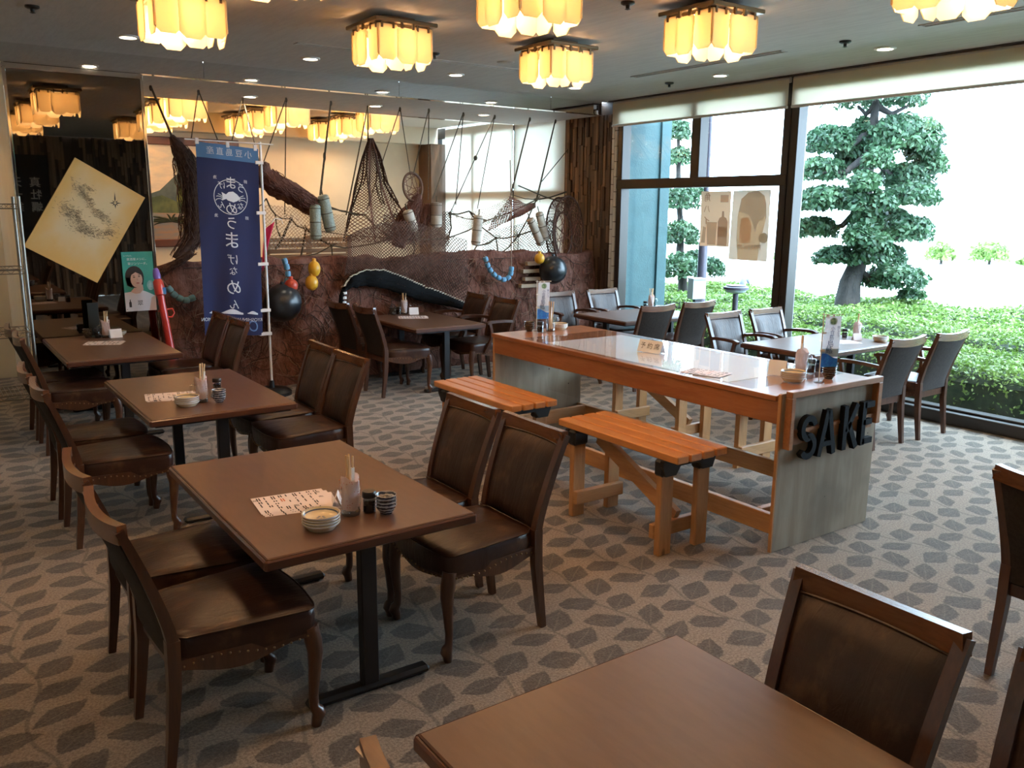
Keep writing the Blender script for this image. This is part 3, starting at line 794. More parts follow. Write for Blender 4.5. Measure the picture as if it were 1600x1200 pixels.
def strokes(segs, x, z0):
    mb = MB()
    for (a, b, c, d, ww) in segs:
        mb.sweep([(x+a, CY0-.030, z0+b), (x+c, CY0-.030, z0+d)], 0, rect=(ww*.8, .030), up=(0, 1, 0))
    return mb
wobj('letter', strokes([(.0, 0, .058, h, .042), (.130, 0, .072, h, .042), (.03, .065, .10, .065, .034)], CX0+.288, Z0+.004), M['letter'], ct)
wobj('letter', strokes([(.022, 0, .022, h, .044), (.035, .10, .125, h, .042), (.055, .15, .135, 0, .044)], CX0+.488, Z0+.006), M['letter'], ct)
wobj('letter', strokes([(.022, 0, .022, h, .044), (.02, h-.021, .115, h-.021, .042), (.02, h/2+.006, .10, h/2+.006, .040), (.02, .021, .115, .021, .042)], CX0+.660, Z0+.008), M['letter'], ct)
# what lies on the counter
M['paper'] = mat('white_paper', (.80, .79, .80), .55)
solo('table_paper', MB().box(3.66, 3.12, CZ+.0005, 4.38, 4.80, CZ+.0015), mat('glossy_white_sheet', (.80, .84, .93), .3), 'large white paper sheet under the clear acrylic on the SAKE counter', 'paper')
m = mat('clear_cover_sheet', (.8, .8, .82), .07); m.node_tree.nodes['Principled BSDF'].inputs['Transmission Weight'].default_value = 0
M['cover'] = glassmat('clear_cover_sheet_glass', (.97, .975, .98), 1.65, .0)
solo('acrylic_sheet', MB().add([(3.62, 2.92, CZ+.003), (4.45, 2.92, CZ+.003), (4.45, 5.05, CZ+.003), (3.62, 5.05, CZ+.003)], [(0, 1, 2, 3)]), M['cover'], 'clear acrylic sheet covering most of the SAKE counter top', 'cover sheet')
# clear hanging screen below the top
solo('clear_screen', MB().add([(4.02, CY0+.16, .40), (4.02, CY1-.16, .40), (4.02, CY1-.16, CZ-.032), (4.02, CY0+.16, CZ-.032)], [(0, 1, 2, 3)]), glassmat('hazy_clear_screen', (.90, .90, .88), 1.4, .02), 'hazy clear acrylic screen fixed under the middle of the SAKE counter', 'screen')

# ------------------------------------------------------------------ benches
BZ = .575
M['bracket'] = mat('black_cleat', (.010, .010, .012), .5)
def make_bench():
    t = thing('bench', 'x', 'bench')
    W, L = .37, .98
    for k in range(4):
        x = -W/2+k*.0958
        obj('seat_plank', MB().box(x, -L/2, BZ-.042, x+.0825, L/2, BZ, .005), M['pine'], t)
    for s in (-1, 1):
        y = s*(L/2-.13)
        for q in (-1, 1):
            x = q*(W/2-.048)
            obj('leg', MB().box(x-.045, y-.02, 0, x+.045, y+.02, BZ-.045, .004), M['pineZ'], t)
        prof = [(-W/2-.012, BZ-.043), (-W/2-.012, BZ-.075), (-W/2+.01, BZ-.13), (-W/2+.085, BZ-.13), (-W/2+.115, BZ-.085), (W/2-.115, BZ-.085), (W/2-.085, BZ-.13), (W/2-.01, BZ-.13), (W/2+.012, BZ-.075), (W/2+.012, BZ-.043)]
        obj('cleat', MB().prism(prof[::-1], frame((0, y+s*.021 if s > 0 else y-.021-.022, 0), (1, 0, 0), (0, 0, 1)), -.024 if s > 0 else -.024), M['bracket'], t)
        for q in (-1, 1):
            x = q*(W/2-.048)
            obj('leg_cap', MB().box(x-.056, y-.034, BZ-.135, x+.056, y+.034, BZ-.044, .012), M['bracket'], t)
        yy = y-s*.04
        obj('stretcher', MB().box(-W/2+.0, yy-.018, .085, W/2+.0, yy+.018, .165, .004), M['pineX'], t)
    br = MB().sweep([(-.0, L/2-.16, BZ-.09), (0, -L/2+.17, .14)], 0, rect=(.038, .085), up=(1, 0, 0))
    # brace lies in the long vertical plane
    br = MB().sweep([(0, L/2-.17, BZ-.10), (0, -L/2+.17, .17)], 0, rect=(.085, .036), up=(1, 0, 0))
    obj('brace', br, M['pineY'], t)
    return t
b0 = make_bench()
for i, (x, y, lab) in enumerate([(3.25, 3.395, 'orange slatted bench nearer the SAKE lettering, brown chairs side of the counter'),
                                 (3.19, 4.78, 'orange slatted bench nearer the net wall, brown chairs side of the counter'),
                                 (4.83, 3.50, 'wooden bench on the window side, its end peeping out by the letter E'),
                                 (4.83, 4.80, 'wooden bench under the window side of the counter, nearer the net wall')]):
    o = b0 if i == 0 else copy_tree(b0); o.location = (x, y, 0); o['label'] = lab; o['group'] = 'slatted benches at the SAKE counter'
# ------------------------------------------------------------------ tableware
M['mug'] = glassmat('mug_glass', (.97, .975, .975), 1.5, .07)
M['mugbase'] = glassmat('thick_glass_base', (.62, .64, .65), 1.6, .12)
M['tissue'] = thinmat('printed_tissue', (.80, .68, .66), .4)
M['stickw'] = wood('chopstick_wood', (.62, .42, .22), (.74, .54, .32), 'Z', 20, .6, bstr=0)
M['sleeve'] = mat('paper_sleeve', (.80, .76, .70), .7)
M['soy'] = mat('soy_sauce', (.006, .003, .002), .12, coat=.5)
M['cap'] = mat('dark_cap', (.018, .013, .010), .35)
M['clear'] = glassmat('bottle_glass', (.95, .95, .95), 1.5, .03)
M['plate'] = mat('cream_glaze', (.60, .50, .33), .22, coat=.4, col2=(.66, .57, .40), nscale=9)
M['rim'] = mat('white_glazed_rim', (.66, .66, .68), .2, coat=.4)
M['blueline'] = mat('blue_glaze_line', (.06, .09, .16), .3)
def bowlmat(name, a, b):
    m, nt, p = newmat(name); t = nt.nodes.new('ShaderNodeTexCoord'); sp = nt.nodes.new('ShaderNodeSeparateXYZ'); nt.links.new(t.outputs['Object'], sp.inputs[0])
    n = noisetex(nt, t.outputs['Object'], 70, 3); z = E(nt, sp.outputs[2])
    f = ((z*500+n*5).sin()*.5+.5).step(.55, .8)
    nt.links.new(mixcol(nt, f, a, b), p.inputs['Base Color']); p.inputs['Roughness'].default_value = .25; p.inputs['Coat Weight'].default_value = .4; return m
M['bowl_blue'] = bowlmat('blue_patterned_glaze', (.035, .04, .06), (.42, .43, .46))
M['bowl_dark'] = bowlmat('dark_brown_glaze', (.022, .012, .010), (.16, .13, .11))
M['ink'] = mat('black_ink', (.03, .025, .03), .7)
M['rednk'] = mat('red_ink', (.55, .13, .06), .7)
M['menu'] = mat('pale_menu_paper', (.74, .64, .63), .55)
M['card'] = mat('white_card', (.80, .81, .85), .5)
def bm(z, r): return r
plate_me = MB().lathe([(.0001, .004), (.045, .004), (.047, .0), (.05, .0), (.056, .008), (.066, .020), (.0685, .0265), (.066, .027), (.058, .015), (.048, .0085), (.0001, .0075)], 28).mesh('saucer', M['plate'], 40)
rim_me = MB().lathe([(.0665, .0262), (.0692, .0268), (.0695, .0245), (.0675, .0205), (.0668, .0205)], 28, cap=False).mesh('rim', M['rim'], 40)
line_me = MB().lathe([(.0585, .0165), (.0615, .0205)], 28, cap=False).mesh('painted_ring', M['blueline'], 40)
flo = MB()
for k in range(5):
    a = k*1.256; flo.lathe([(.0001, .0006), (.006, .0004)], 6, (.012*math.cos(a), .012*math.sin(a), .0075), cap=False)
flower_me = flo.mesh('painted_flower', M['blueline'])
bowl_pr = [(.0001, .005), (.018, .005), (.019, 0), (.022, 0), (.024, .008), (.034, .020), (.040, .036), (.0385, .0365), (.032, .022), (.020, .012), (.0001, .011)]
bowl_me = {k: MB().lathe(bowl_pr, 22).mesh('bowl', M[k], 40) for k in ('bowl_blue', 'bowl_dark')}
mug_body = MB().lathe([(.0001, .006), (.033, .006), (.036, .010), (.0365, .03), (.0405, .05), (.0405, .085), (.037, .11), (.0385, .125), (.0385, .132)], 24, cap=False).mesh('mug_body', M['mug'], 40)
mug_base = MB().lathe([(.0001, 0), (.033, 0), (.0355, .003), (.0365, .016), (.033, .022), (.0001, .020)], 24, cap=False).mesh('mug_base', M['mugbase'], 40)
mug_h = MB().sweep([(-.036, 0, .108), (-.056, 0, .112), (-.070, 0, .100), (-.072, 0, .07), (-.066, 0, .045), (-.052, 0, .033), (-.037, 0, .034)], .0062, 8).mesh('handle', M['mug'], 60)
def bag():
    def f(a, b):
        th = 2*PI*a; r = .029+.004*b+.0035*math.sin(th*3+b*4)+.003*math.sin(th*7+b*9); z = .022+.125*b+.012*b*math.sin(th*2+1)
        return (r*math.cos(th), r*math.sin(th), z)
    mb = MB().grid(f, 24, 8); mb.grid(lambda a, b: (f(a, 1)[0]*(1-b*.9), f(a, 1)[1]*(1-b*.9), f(a, 1)[2]-.03*b), 24, 2); return mb
bag_me = bag().mesh('tissue_wrap', M['tissue'], 50)
dots = MB(); random.seed(3)
for k in range(36):
    a = random.random()*2*PI; z = .03+random.random()*.115; r = .0345+.004*(z-.022)/.125
    dots.ball((r*math.cos(a), r*math.sin(a), z), (.0016, .0016, .0022), 4, 3)
dots_me = dots.mesh('printed_dots', M['rednk'])
stick_me = MB().box(-.0033, -.0033, 0, .0033, .0033, .21, .001).mesh('chopstick', M['stickw'])
sleeve_me = MB().box(-.006, -.0038, -.001, .006, .0038, .165).mesh('paper_sleeve', M['sleeve'])
soy_glass = MB().lathe([(.0245, 0), (.0255, .004), (.0255, .058), (.0235, .062)], 18, cap=True).mesh('bottle', M['clear'], 40)
soy_in = MB().lathe([(.0001, .004), (.0235, .004), (.0235, .048), (.0001, .048)], 18, cap=False).mesh('sauce', M['soy'], 40)
soy_cap = MB().lathe([(.0265, .060), (.0275, .064), (.0275, .078), (.024, .084), (.0001, .085)], 18).mesh('cap', M['cap'], 40)
def set_mug(x, y, z, rz, where, n=4, wrapped=True, pal=''):
    t = thing('glass_mug', 'dimpled glass mug holding chopsticks on '+where, 'mug', (x, y, z+.0005), rz, 'glass mugs of chopsticks')
    obj('mug_body', mug_body, None, t); obj('thick_base', mug_base, None, t); obj('handle', mug_h, None, t)
    if wrapped:
        b = thing('tissue_bundle', 'pinkish tissue bundle in the mug on '+where, 'napkins', (x, y, z+.0005), 0, 'tissue bundles in the mugs')
        obj('tissue_wrap', bag_me, None, b); obj('printed_dots', dots_me, None, b, kind='stuff')
    random.seed(int(x*100+y*10))
    for k in range(n):
        c = thing('chopstick', 'wooden chopstick standing in the mug on '+where, 'chopstick', (x+.010*math.cos(k*1.7), y+.010*math.sin(k*1.7), z+.022), 0, 'chopsticks in the mug on '+where)
        c.rotation_euler = (random.uniform(-.09, .09), random.uniform(-.09, .09), random.random()*3)
        obj('stick', stick_me, None, c)
        if k == n-1: obj('paper_sleeve', sleeve_me, None, c)
def set_soy(x, y, z, where):
    t = thing('soy_bottle', 'small soy sauce bottle with dark cap on '+where, 'bottle', (x, y, z+.0005), 0, 'soy sauce bottles')
    obj('bottle', soy_glass, None, t); obj('sauce', soy_in, None, t); obj('cap', soy_cap, None, t)
ORD = ['bottom one', 'second from bottom', 'third from bottom', 'topmost']
def set_bowls(x, y, z, where, kind='bowl_blue', n=4):
    for k in range(n):
        t = thing('sauce_bowl', ('small blue patterned' if kind == 'bowl_blue' else 'small dark brown')+' bowl, %s, stack on %s' % (ORD[k if k < n-1 else 3], where), 'bowl', (x, y, z+.0005+k*.0135), k*.7, 'stacked sauce bowls on '+where)
        obj('bowl', bowl_me[kind], None, t)
def set_plates(x, y, z, where, n=4):
    for k in range(n):
        t = thing('saucer', 'cream ringed saucer, %s, stack on %s' % (ORD[k if k < n-1 else 3], where), 'saucer', (x, y, z+.0005+k*.0105), k, 'stacked saucers on '+where)
        obj('plate', plate_me, None, t); obj('rim', rim_me, None, t); obj('painted_ring', line_me, None, t)
        if k == n-1: obj('painted_flower', flower_me, None, t)
def sheet(corner, ex, ey, z, w, h, label, group, name='menu_sheet', text=True):
    t = thing(name, label, 'menu', (corner[0], corner[1], z), math.atan2(ex[1], ex[0]), group)
    obj('paper', MB().grid(lambda a, b: (a*w, -b*h, .0006+.0012*math.sin(a*5+b*3)**2*0), 2, 2, True), M['menu'], t)
    if text:
        ink = MB(); red = MB(); random.seed(int(corner[0]*50+corner[1]*71))
        cols = 9
        for c in range(cols):
            x = w*(.06+.9*c/cols); y0 = -.06*h
            while y0 > -.9*h:
                L = random.uniform(.06, .2)*h
                tgt = red if random.random() < .1 else ink
                if random.random() < .75:
                    for k in range(random.choice((1, 2))):
                        tgt.add([(x+k*.009, y0, .0012), (x+k*.009+.005, y0, .0012), (x+k*.009+.005, y0-L, .0012), (x+k*.009, y0-L, .0012)], [(0, 3, 2, 1)])
                y0 -= L+random.uniform(.02, .09)*h
        for body, u, v in (('酒', .9, .2), ('魚', .9, .5), ('飯', .04, .2), ('鮨', .5, .8)):
            tm = textmesh(body, .022); ink.add([(a+w*u, b-h*v, .0013) for a, b, c in tm.v], tm.f)
        obj('handwriting', ink, M['ink'], t, kind='stuff')
        if red.v: obj('red_print', red, M['rednk'], t, kind='stuff')
def fan(pa, pb, z, where, n=3, w=.285, h=.20):
    a = Vector(pa); b = Vector(pb); e = (b-a).normalized()
    names = ['bottom', 'middle', 'topmost'] if n == 3 else ['lower', 'upper'] if n == 2 else ['only']
    for k in range(n):
        ang = math.atan2(e.y, e.x)-.05*(n-1-k); ex = (math.cos(ang), math.sin(ang))
        sheet((a.x-.012*(n-1-k)*-1, a.y-.014*(n-1-k)), ex, None, z+.0006+.0014*k, w, h, '%s printed menu sheet on %s' % (names[k], where) if n > 1 else 'printed menu sheet on '+where, 'menu sheets on '+where)
def tent(x, y, z, rz, w, h, label, text=None, name='table_card', size=.03, m=None):
    t = thing(name, label, 'card', (x, y, z+.0005), rz, None)
    obj('card', MB().add([(-w/2, -h*.38, 0), (w/2, -h*.38, 0), (w/2, 0, h), (-w/2, 0, h), (w/2, h*.38, 0), (-w/2, h*.38, 0)], [(0, 1, 2, 3), (3, 2, 4, 5)]), m or M['card'], t)
    if text:
        F = frame((0, -h*.19-.0012, h*.5), (1, 0, 0), (0, .38, 1))
        obj('lettering', textmesh(text, size).xf(F), M['ink'], t)
    return t
T1n, T2n, T3n = 'the table by the benches', 'the table by the banner', 'the table by the mirror'
T5n, T6n, T7n = 'the net wall table', 'the teal wall table', 'the table past the lettering'
CLn, CRn = 'the counter far end', 'the lettered counter end'
set_plates(1.115, 2.785, TZ, T1n); set_mug(1.262, 2.855, TZ, .1, T1n); set_soy(1.332, 2.84, TZ, T1n); set_bowls(1.378, 2.79, TZ, T1n)
fan((1.00, 3.225), (1.31, 3.19), TZ, T1n); tent(1.265, 2.985, TZ, 1.1, .07, .05, 'small pale card stand behind the mug on '+T1n)
set_plates(1.228, 5.04, TZ, T2n); set_mug(1.325, 5.09, TZ, .3, T2n); set_soy(1.488, 5.34, TZ, T2n); set_bowls(1.41, 5.03, TZ, T2n)
fan((1.085, 5.47), (1.36, 5.42), TZ, T2n, 3, .28, .2); tent(1.44, 5.18, TZ, .2, .07, .05, 'small pale card stand beside the bowls on '+T2n)
set_mug(1.335, 8.11, TZ, .2, T3n); set_bowls(1.20, 8.18, TZ, T3n, 'bowl_dark'); set_soy(1.27, 8.13, TZ, T3n); set_plates(1.45, 8.2, TZ, T3n, 2)
fan((1.16, 7.93), (1.49, 7.80), TZ, T3n, 2, .29, .2); tent(1.405, 8.07, TZ, .05, .10, .075, 'white card stand in front of the saucers on '+T3n)
st = thing('menu_stand', 'tall dark slate menu stand on '+T3n, 'stand', (1.262, 8.21, TZ+.0005), .1)
obj('board', MB().box(-.045, -.004, .0, .045, .004, .30, .002), mat('dark_slate', (.024, .024, .021), .8, spec=.2), st); obj('stand_base', MB().box(-.05, -.03, 0, .05, .03, .012, .003), M['black'], st)
set_mug(4.345, 8.25, TZ, 2.8, T5n); set_soy(4.285, 8.26, TZ, T5n); set_bowls(4.22, 8.27, TZ, T5n, 'bowl_dark'); tent(4.43, 8.19, TZ, -.3, .10, .075, 'white card stand beside the mug on '+T5n)
fan((4.20, 8.12), (4.5, 7.98), TZ, T5n, 2, .30, .21)
# arched wire holder on the net wall table
wh = thing('wire_holder', 'dark arched wire holder over the bowls on '+T5n, 'holder', (4.215, 8.27, TZ))
obj('wire', MB().sweep([(-.05+.1*i/10, 0, .0+.12*math.sin(PI*i/10)) for i in range(11)], .0025, 6).sweep([(0, -.05+.1*i/10, .002) for i in range(11)], .0025, 6), M['black'], wh)
set_mug(7.10, 7.28, TZ, 2.6, T6n); set_soy(7.03, 7.30, TZ, T6n); set_plates(7.135, 7.14, TZ, T6n, 2)
set_mug(6.985, 4.50, TZ, 2.8, T7n); set_soy(6.95, 4.60, TZ, T7n); set_plates(7.04, 4.30, TZ, T7n, 3); tent(6.93, 4.46, TZ, -.5, .08, .06, 'pinkish card stand before the mug on '+T7n, m=M['menu'])
fan((6.60, 4.62), (6.88, 4.5), TZ, T7n, 1, .30, .21)
z = CZ+.0003
set_bowls(3.90, 5.33, z, CLn, 'bowl_dark'); set_soy(3.935, 5.235, z, CLn); set_mug(4.045, 5.25, z, 3.0, CLn, 5, False); set_plates(4.17, 5.30, z, CLn, 3)
z = CZ+.0055
set_plates(3.975, 2.93, z, CRn); set_mug(4.165, 3.02, z, 2.9, CRn, 3, False); set_soy(4.275, 3.03, z, CRn); set_bowls(4.235, 2.88, CZ, CRn, 'bowl_dark')
tb = thing('tissue_bundle', 'pinkish tissue bundle in the mug on '+CRn, 'napkins', (4.165, 3.02, z), 0, 'tissue bundles in the mugs'); obj('tissue_wrap', bag_me, None, tb)
tent(3.992, 4.075, z, -1.42, .19, .08, 'white tent card printed with reserved seat characters', '予 約 席', 'reserved_sign', .045)
tent(4.06, 3.10, z, -1.2, .10, .085, 'small white tent card beside the saucers on '+CRn)
sheet((3.80, 3.52), (.28, -.96), None, z, .26, .18, 'loose printed sheet lying on the clear cover near the tent card', 'menu sheets on the counter')
bb = thing('blue_tray', 'dark glossy blue tray behind the bowls on '+CRn, 'tray', (4.40, 3.03, CZ+.006))
obj('tray', MB().lathe([(.0001, 0), (.06, 0), (.075, .03), (.08, .05), (.076, .05), (.07, .03), (.0001, .008)], 24), mat('dark_blue_lacquer', (.012, .03, .09), .12, coat=.6), bb, smooth=40)
def flag(x, y, z, label, h=.40, wdt=.10, rz=0.0):
    t = thing('table_flag', label, 'flag', (x, y, z), rz)
    obj('flag_pole', MB().sweep([(0, 0, .008), (0.0, 0, h+.005)], .0032, 8), M['white'], t)
    obj('flag_base', MB().lathe([(.03, 0), (.03, .004), (.008, .009), (.0035, .03)], 16), M['clear'], t, smooth=40)
    obj('cross_bar', MB().sweep([(-.012, 0, h-.004), (wdt+.02, 0, h-.004)], .0022, 6), M['white'], t)
    c = obj('cloth', MB().grid(lambda a, b: (.009+wdt*a-.02*(1-b)*.3, .004*math.sin(b*5+a*2), h-.012-(1-b)*.285), 6, 10), thinmat('white_flag_cloth', (.74, .78, .84), .35), t)
    for q in ((-.005, h-.11, .02, h-.10), (-.005, h-.21, .02, h-.20), (.02, h-.016, .03, h-.002), (wdt*.55, h-.016, wdt*.55+.01, h-.002)): obj('loop', MB().box(q[0], -.004, q[1], q[2], .004, q[3]), M['white'], t)
    def pt(a, b, o): return (.009+wdt*a-.02*(1-b)*.3, .004*math.sin(b*5+a*2)-o, h-.012-(1-b)*.285)
    sea = MB().grid(lambda a, b: pt(a, .0+b*(.22+.05*math.sin(a*4+1)), .0012), 8, 4); obj('sea_print', sea, mat('blue_sea_print', (.015, .15, .72), .6, col2=(.03, .28, .85), nscale=30), c)
    fade = MB().grid(lambda a, b: pt(a, .2+b*.16, .0008), 8, 3); obj('pale_blue_print', fade, mat('pale_blue_print', (.36, .58, .84), .6), c)
    gm = mat('green_emblem_ink', (.10, .24, .12), .6, col2=(.3, .45, .3), nscale=120)
    p = pt(.5, .90, .002); obj('emblem', MB().lathe([(.0001, 0), (.019, 0)], 20, p, (0, -1, 0), cap=False).lathe([(.021, 0), (.0225, 0)], 20, p, (0, -1, 0), cap=False), gm, c)
    nm = mat('navy_ink', (.03, .06, .20), .6); ink = MB()
    for k, (ch, s, v) in enumerate((('小', .026, .755), ('豆', .028, .665), ('島', .030, .575), ('島', .040, .455), ('鱧', .044, .325))):
        tm = textmesh(ch, s); q = pt(.50-.03*k/2, v, .002); ink.add([(q[0]+a, q[1], q[2]+b) for a, b, _ in tm.v], tm.f)
    for k, ch in enumerate('極じくう'):
        tm = textmesh(ch, .017); q = pt(.86, .78-.055*k, .002); ink.add([(q[0]+a, q[1], q[2]+b) for a, b, _ in tm.v], tm.f)
    obj('lettering', ink, nm, c)
flag(3.965, 5.325, CZ, 'small white and blue flag with an eel slogan, counter far end', .39, .095, -.35)
flag(4.085, 2.84, CZ, 'small white and blue flag with an eel slogan, lettered counter end', .385, .095, -.5)

# ------------------------------------------------------------------ posters and map on the mirror
Yp = WY-.022
pm = thing('parchment_map', 'tilted yellowed parchment sea map with a compass star, fixed to the smoked mirror', 'map', (1.30, Yp, 1.10))
c4 = [PY(117, 246, Yp), PY(226, 306, Yp), PY(152, 442, Yp), PY(37, 385, Yp)]      # top, right, bottom, left
o = c4[3]; ex = (c4[2]-c4[3]); ey = (c4[0]-c4[3]); Wm, Hm = ex.length, ey.length; F = frame(o, ex, ey)
m, nt, p = newmat('parchment'); tc = nt.nodes.new('ShaderNodeTexCoord'); sp = nt.nodes.new('ShaderNodeSeparateXYZ'); nt.links.new(tc.outputs['UV'], sp.inputs[0])
u = E(nt, sp.outputs[0]); v = E(nt, sp.outputs[1]); n = noisetex(nt, tc.outputs['UV'], 4, 4)
edge = (u-.5).abs().max((v-.55).abs())+(n-.5)*.35
c = mixcol(nt, edge.step(.15, .55), (.60, .47, .27), (.60, .36, .10)); nt.links.new(c, p.inputs['Base Color']); p.inputs['Roughness'].default_value = .6
def uvquad(name, F, w, h, m, parent, d=.004):
    mb = MB().add([F @ Vector(q) for q in ((0, 0, 0), (w, 0, 0), (w, h, 0), (0, h, 0), (0, 0, d), (w, 0, d), (w, h, d), (0, h, d))], [(4, 5, 6, 7), (3, 2, 1, 0), (0, 1, 5, 4), (1, 2, 6, 5), (2, 3, 7, 6), (3, 0, 4, 7)])
    ob = wobj(name, mb, m, parent); uv = ob.data.uv_layers.new(name='UVMap')
    co = [(0, 0), (1, 0), (1, 1), (0, 1)]*2
    for pl in ob.data.polygons:
        for li in pl.loop_indices: uv.data[li].uv = co[ob.data.loops[li].vertex_index]
    return ob
uvquad('parchment', F, Wm, Hm, m, pm)
sk = MB(); random.seed(5)
def dash(a, b, th=.0026):
    a = F @ Vector((a[0]*Wm, a[1]*Hm, .0052)); b = F @ Vector((b[0]*Wm, b[1]*Hm, .0052)); sk.sweep([a, b], th*.5, 3, cap=False)
for cx, cy, sx, sy, n_, sl in ((.30, .72, .22, .05, 130, -.25), (.62, .62, .22, .05, 110, -.12), (.30, .50, .20, .07, 190, -.1), (.55, .42, .20, .06, 150, .1), (.80, .50, .12, .05, 70, .25), (.30, .80, .12, .03, 30, 0)):
    for k in range(int(n_*1.7)):
        x = random.gauss(cx, sx*.45); y = random.gauss(cy+(x-cx)*sl, sy*.5); L = random.uniform(.008, .04); a = random.gauss(.15, .5)
        if 0.03 < x < .93 and .05 < y < .95: dash((x, y), (x+L*math.cos(a), y+L*math.sin(a)))
wobj('ink_drawing', sk, mat('faded_ink', (.20, .155, .10), .8), pm, kind='stuff')
cs = MB()
for k in range(8):
    a = k*PI/4+.52; L = (.05 if k % 2 == 0 else .032); L = .10 if k == 2 else L
    ctr = F @ Vector((.70*Wm, .80*Hm, .0055)); dx = F.to_3x3() @ Vector((math.cos(a), math.sin(a), 0)); px = F.to_3x3() @ Vector((-math.sin(a), math.cos(a), 0))
    cs.add([ctr+dx*.008, ctr+dx*L*.35+px*.006, ctr+dx*L, ctr+dx*L*.35-px*.006], [(0, 1, 2, 3)])
wobj('compass_star', cs, M['ink'], pm)

ad = thing('drink_poster', 'teal drink advertisement showing a short haired woman in a white top, on the smoked mirror', 'poster', (1.69, Yp, .85))
c4 = [PY(197, 487, Yp), PY(245, 484, Yp), PY(241, 394, Yp), PY(190, 394, Yp)]
F = frame(c4[0], c4[1]-c4[0], c4[3]-c4[0]); Wd = (c4[1]-c4[0]).length; Hd = (c4[3]-c4[0]).length
uvquad('sheet', F, Wd, Hd, mat('teal_print', (.035, .28, .23), .45, col2=(.05, .33, .27), nscale=3), ad)
def pr(poly, m, name, d=.0045, parent=ad, smooth=True):
    mb = MB(); pts = [F @ Vector((x*Wd, y*Hd, d)) for x, y in poly]; mb.add(pts, [tuple(range(len(pts)))]); return wobj(name, mb, m, parent)
def ell(cx, cy, rx, ry, n=20, a0=0, a1=2*PI): return [(cx+rx*math.cos(a0+(a1-a0)*i/n), cy+ry*math.sin(a0+(a1-a0)*i/n)) for i in range(n)]
skin = mat('printed_skin', (.62, .42, .34), .5); hair = mat('printed_hair', (.02, .016, .015), .5); wht = mat('printed_white', (.66, .64, .66), .5)
pr([(.0, .0), (1, 0), (1, .02), (.98, .25), (.80, .30), (.72, .32), (.55, .355), (.35, .335), (.20, .33), (.0, .32)], wht, 'white_top', .0046)
pr([(.76, 0), (1, 0), (1, .26), (.86, .22)], skin, 'forearm', .0048)
pr([(.20, .33), (.33, .40), (.33, .46), (.60, .46), (.62, .36), (.50, .30), (.35, .295)], skin, 'neck', .0049)
pr(ell(.36, .58, .30, .185), hair, 'hair', .0050); pr([(.07, .58), (.10, .44), (.25, .40), (.32, .5), (.62, .44), (.66, .55)], hair, 'hair', .0050)
pr(ell(.42, .535, .19, .135), skin, 'face', .0053)
pr([(.22, .60), (.40, .66), (.62, .60), (.60, .68), (.42, .72), (.25, .68)], hair, 'fringe', .0055)
pr(ell(.345, .575, .04, .008, 10), hair, 'eye', .0056); pr(ell(.51, .585, .04, .008, 10), hair, 'eye', .0056); pr(ell(.335, .60, .045, .005, 8), hair, 'eyebrow', .0056); pr(ell(.51, .61, .045, .005, 8), hair, 'eyebrow', .0056)
pr(ell(.455, .475, .055, .012, 12), mat('printed_lips', (.42, .14, .13), .5), 'mouth', .0056)
pr([(.435, .57), (.47, .52), (.43, .517)], mat('printed_nose', (.50, .31, .25), .5), 'nose', .0055)
pr(ell(.86, .43, .12, .085), mat('printed_ice', (.42, .62, .62), .4, col2=(.2, .45, .45), nscale=20), 'glass_of_ice', .0052)
ink = MB()
def wr(body, x, y, s, tgt, d=.0052):
    tm = textmesh(body, s); tgt.add([F @ Vector((x*Wd+a, y*Hd+b, d)) for a, b, _ in tm.v], tm.f)
wr('居酒屋メシに、', .50, .875, .026, ink); wr('翠ジンソーダ。', .52, .80, .026, ink); wr('いつもの、', .22, .935, .016, ink); wobj('white_lettering', ink, wht, ad)
ink = MB(); wr('翠', .48, .13, .052, ink); wr('・', .05, .03, .03, ink); wobj('black_lettering', ink, M['ink'], ad)
pr([(.12, .07), (.20, .07), (.20, .15), (.175, .17), (.175, .20), (.145, .20), (.145, .17), (.12, .15)], M['ink'], 'small_bottle_print', .0052)

# ------------------------------------------------------------------ blue banner on its pole
YB = 8.0
bt = PY(407, 225, YB); base = PY(413.5, 610, YB); base.z = 0
bn = thing('blue_banner', 'tall indigo banner seen from behind, with reversed white characters and a fish emblem', 'banner', (bt.x, YB, 0))
pole_dir = None
wobj('banner_pole', MB().sweep([(bt.x, YB+.012, .05), (bt.x, YB+.012, bt.z+.02)], .012, 10), M['white'], bn, smooth=60)
wobj('banner_base', MB().lathe([(.19, .0), (.19, .03), (.15, .06), (.03, .07), (.02, .14)], 24, (bt.x, YB+.012, 0)), M['black'], bn, smooth=40)
TLp, TRp, BRp, BLp = PY(305, 221, YB), PY(403, 233, YB), PY(410, 523, YB), PY(320, 524, YB)
def ban(a, b, off=0.0):
    top = TLp.lerp(TRp, a); bot = BLp.lerp(BRp, a); q = bot.lerp(top, b)
    q.y = YB-.012+(.018*math.sin(a*6+b*3.2)+.010*math.sin(a*13-b*5))*(.35+.65*(1-b))-off; return q
cloth = wobj('banner_cloth', MB().grid(lambda a, b: ban(a, b), 30, 60), thinmat('indigo_cloth', (.045, .052, .125), .35), bn, smooth=180)
wobj('header_band', MB().grid(lambda a, b: ban(a, .925+.075*b, .0018), 30, 6), thinmat('light_blue_band', (.13, .25, .46), .35), cloth, smooth=180)
wobj('top_bar', MB().sweep([PY(288, 217, YB), PY(427, 226, YB)], .006, 8), M['white'], bn, smooth=60)
M['loop'] = mat('white_loop', (.74, .70, .70), .6)
for a in (.02, .50, .95):
    q = ban(a, 1.0); wobj('loop', MB().box(q.x-.015, q.y-.006, q.z-.02, q.x+.015, q.y+.012, q.z+.035, .003), M['loop'], bn)
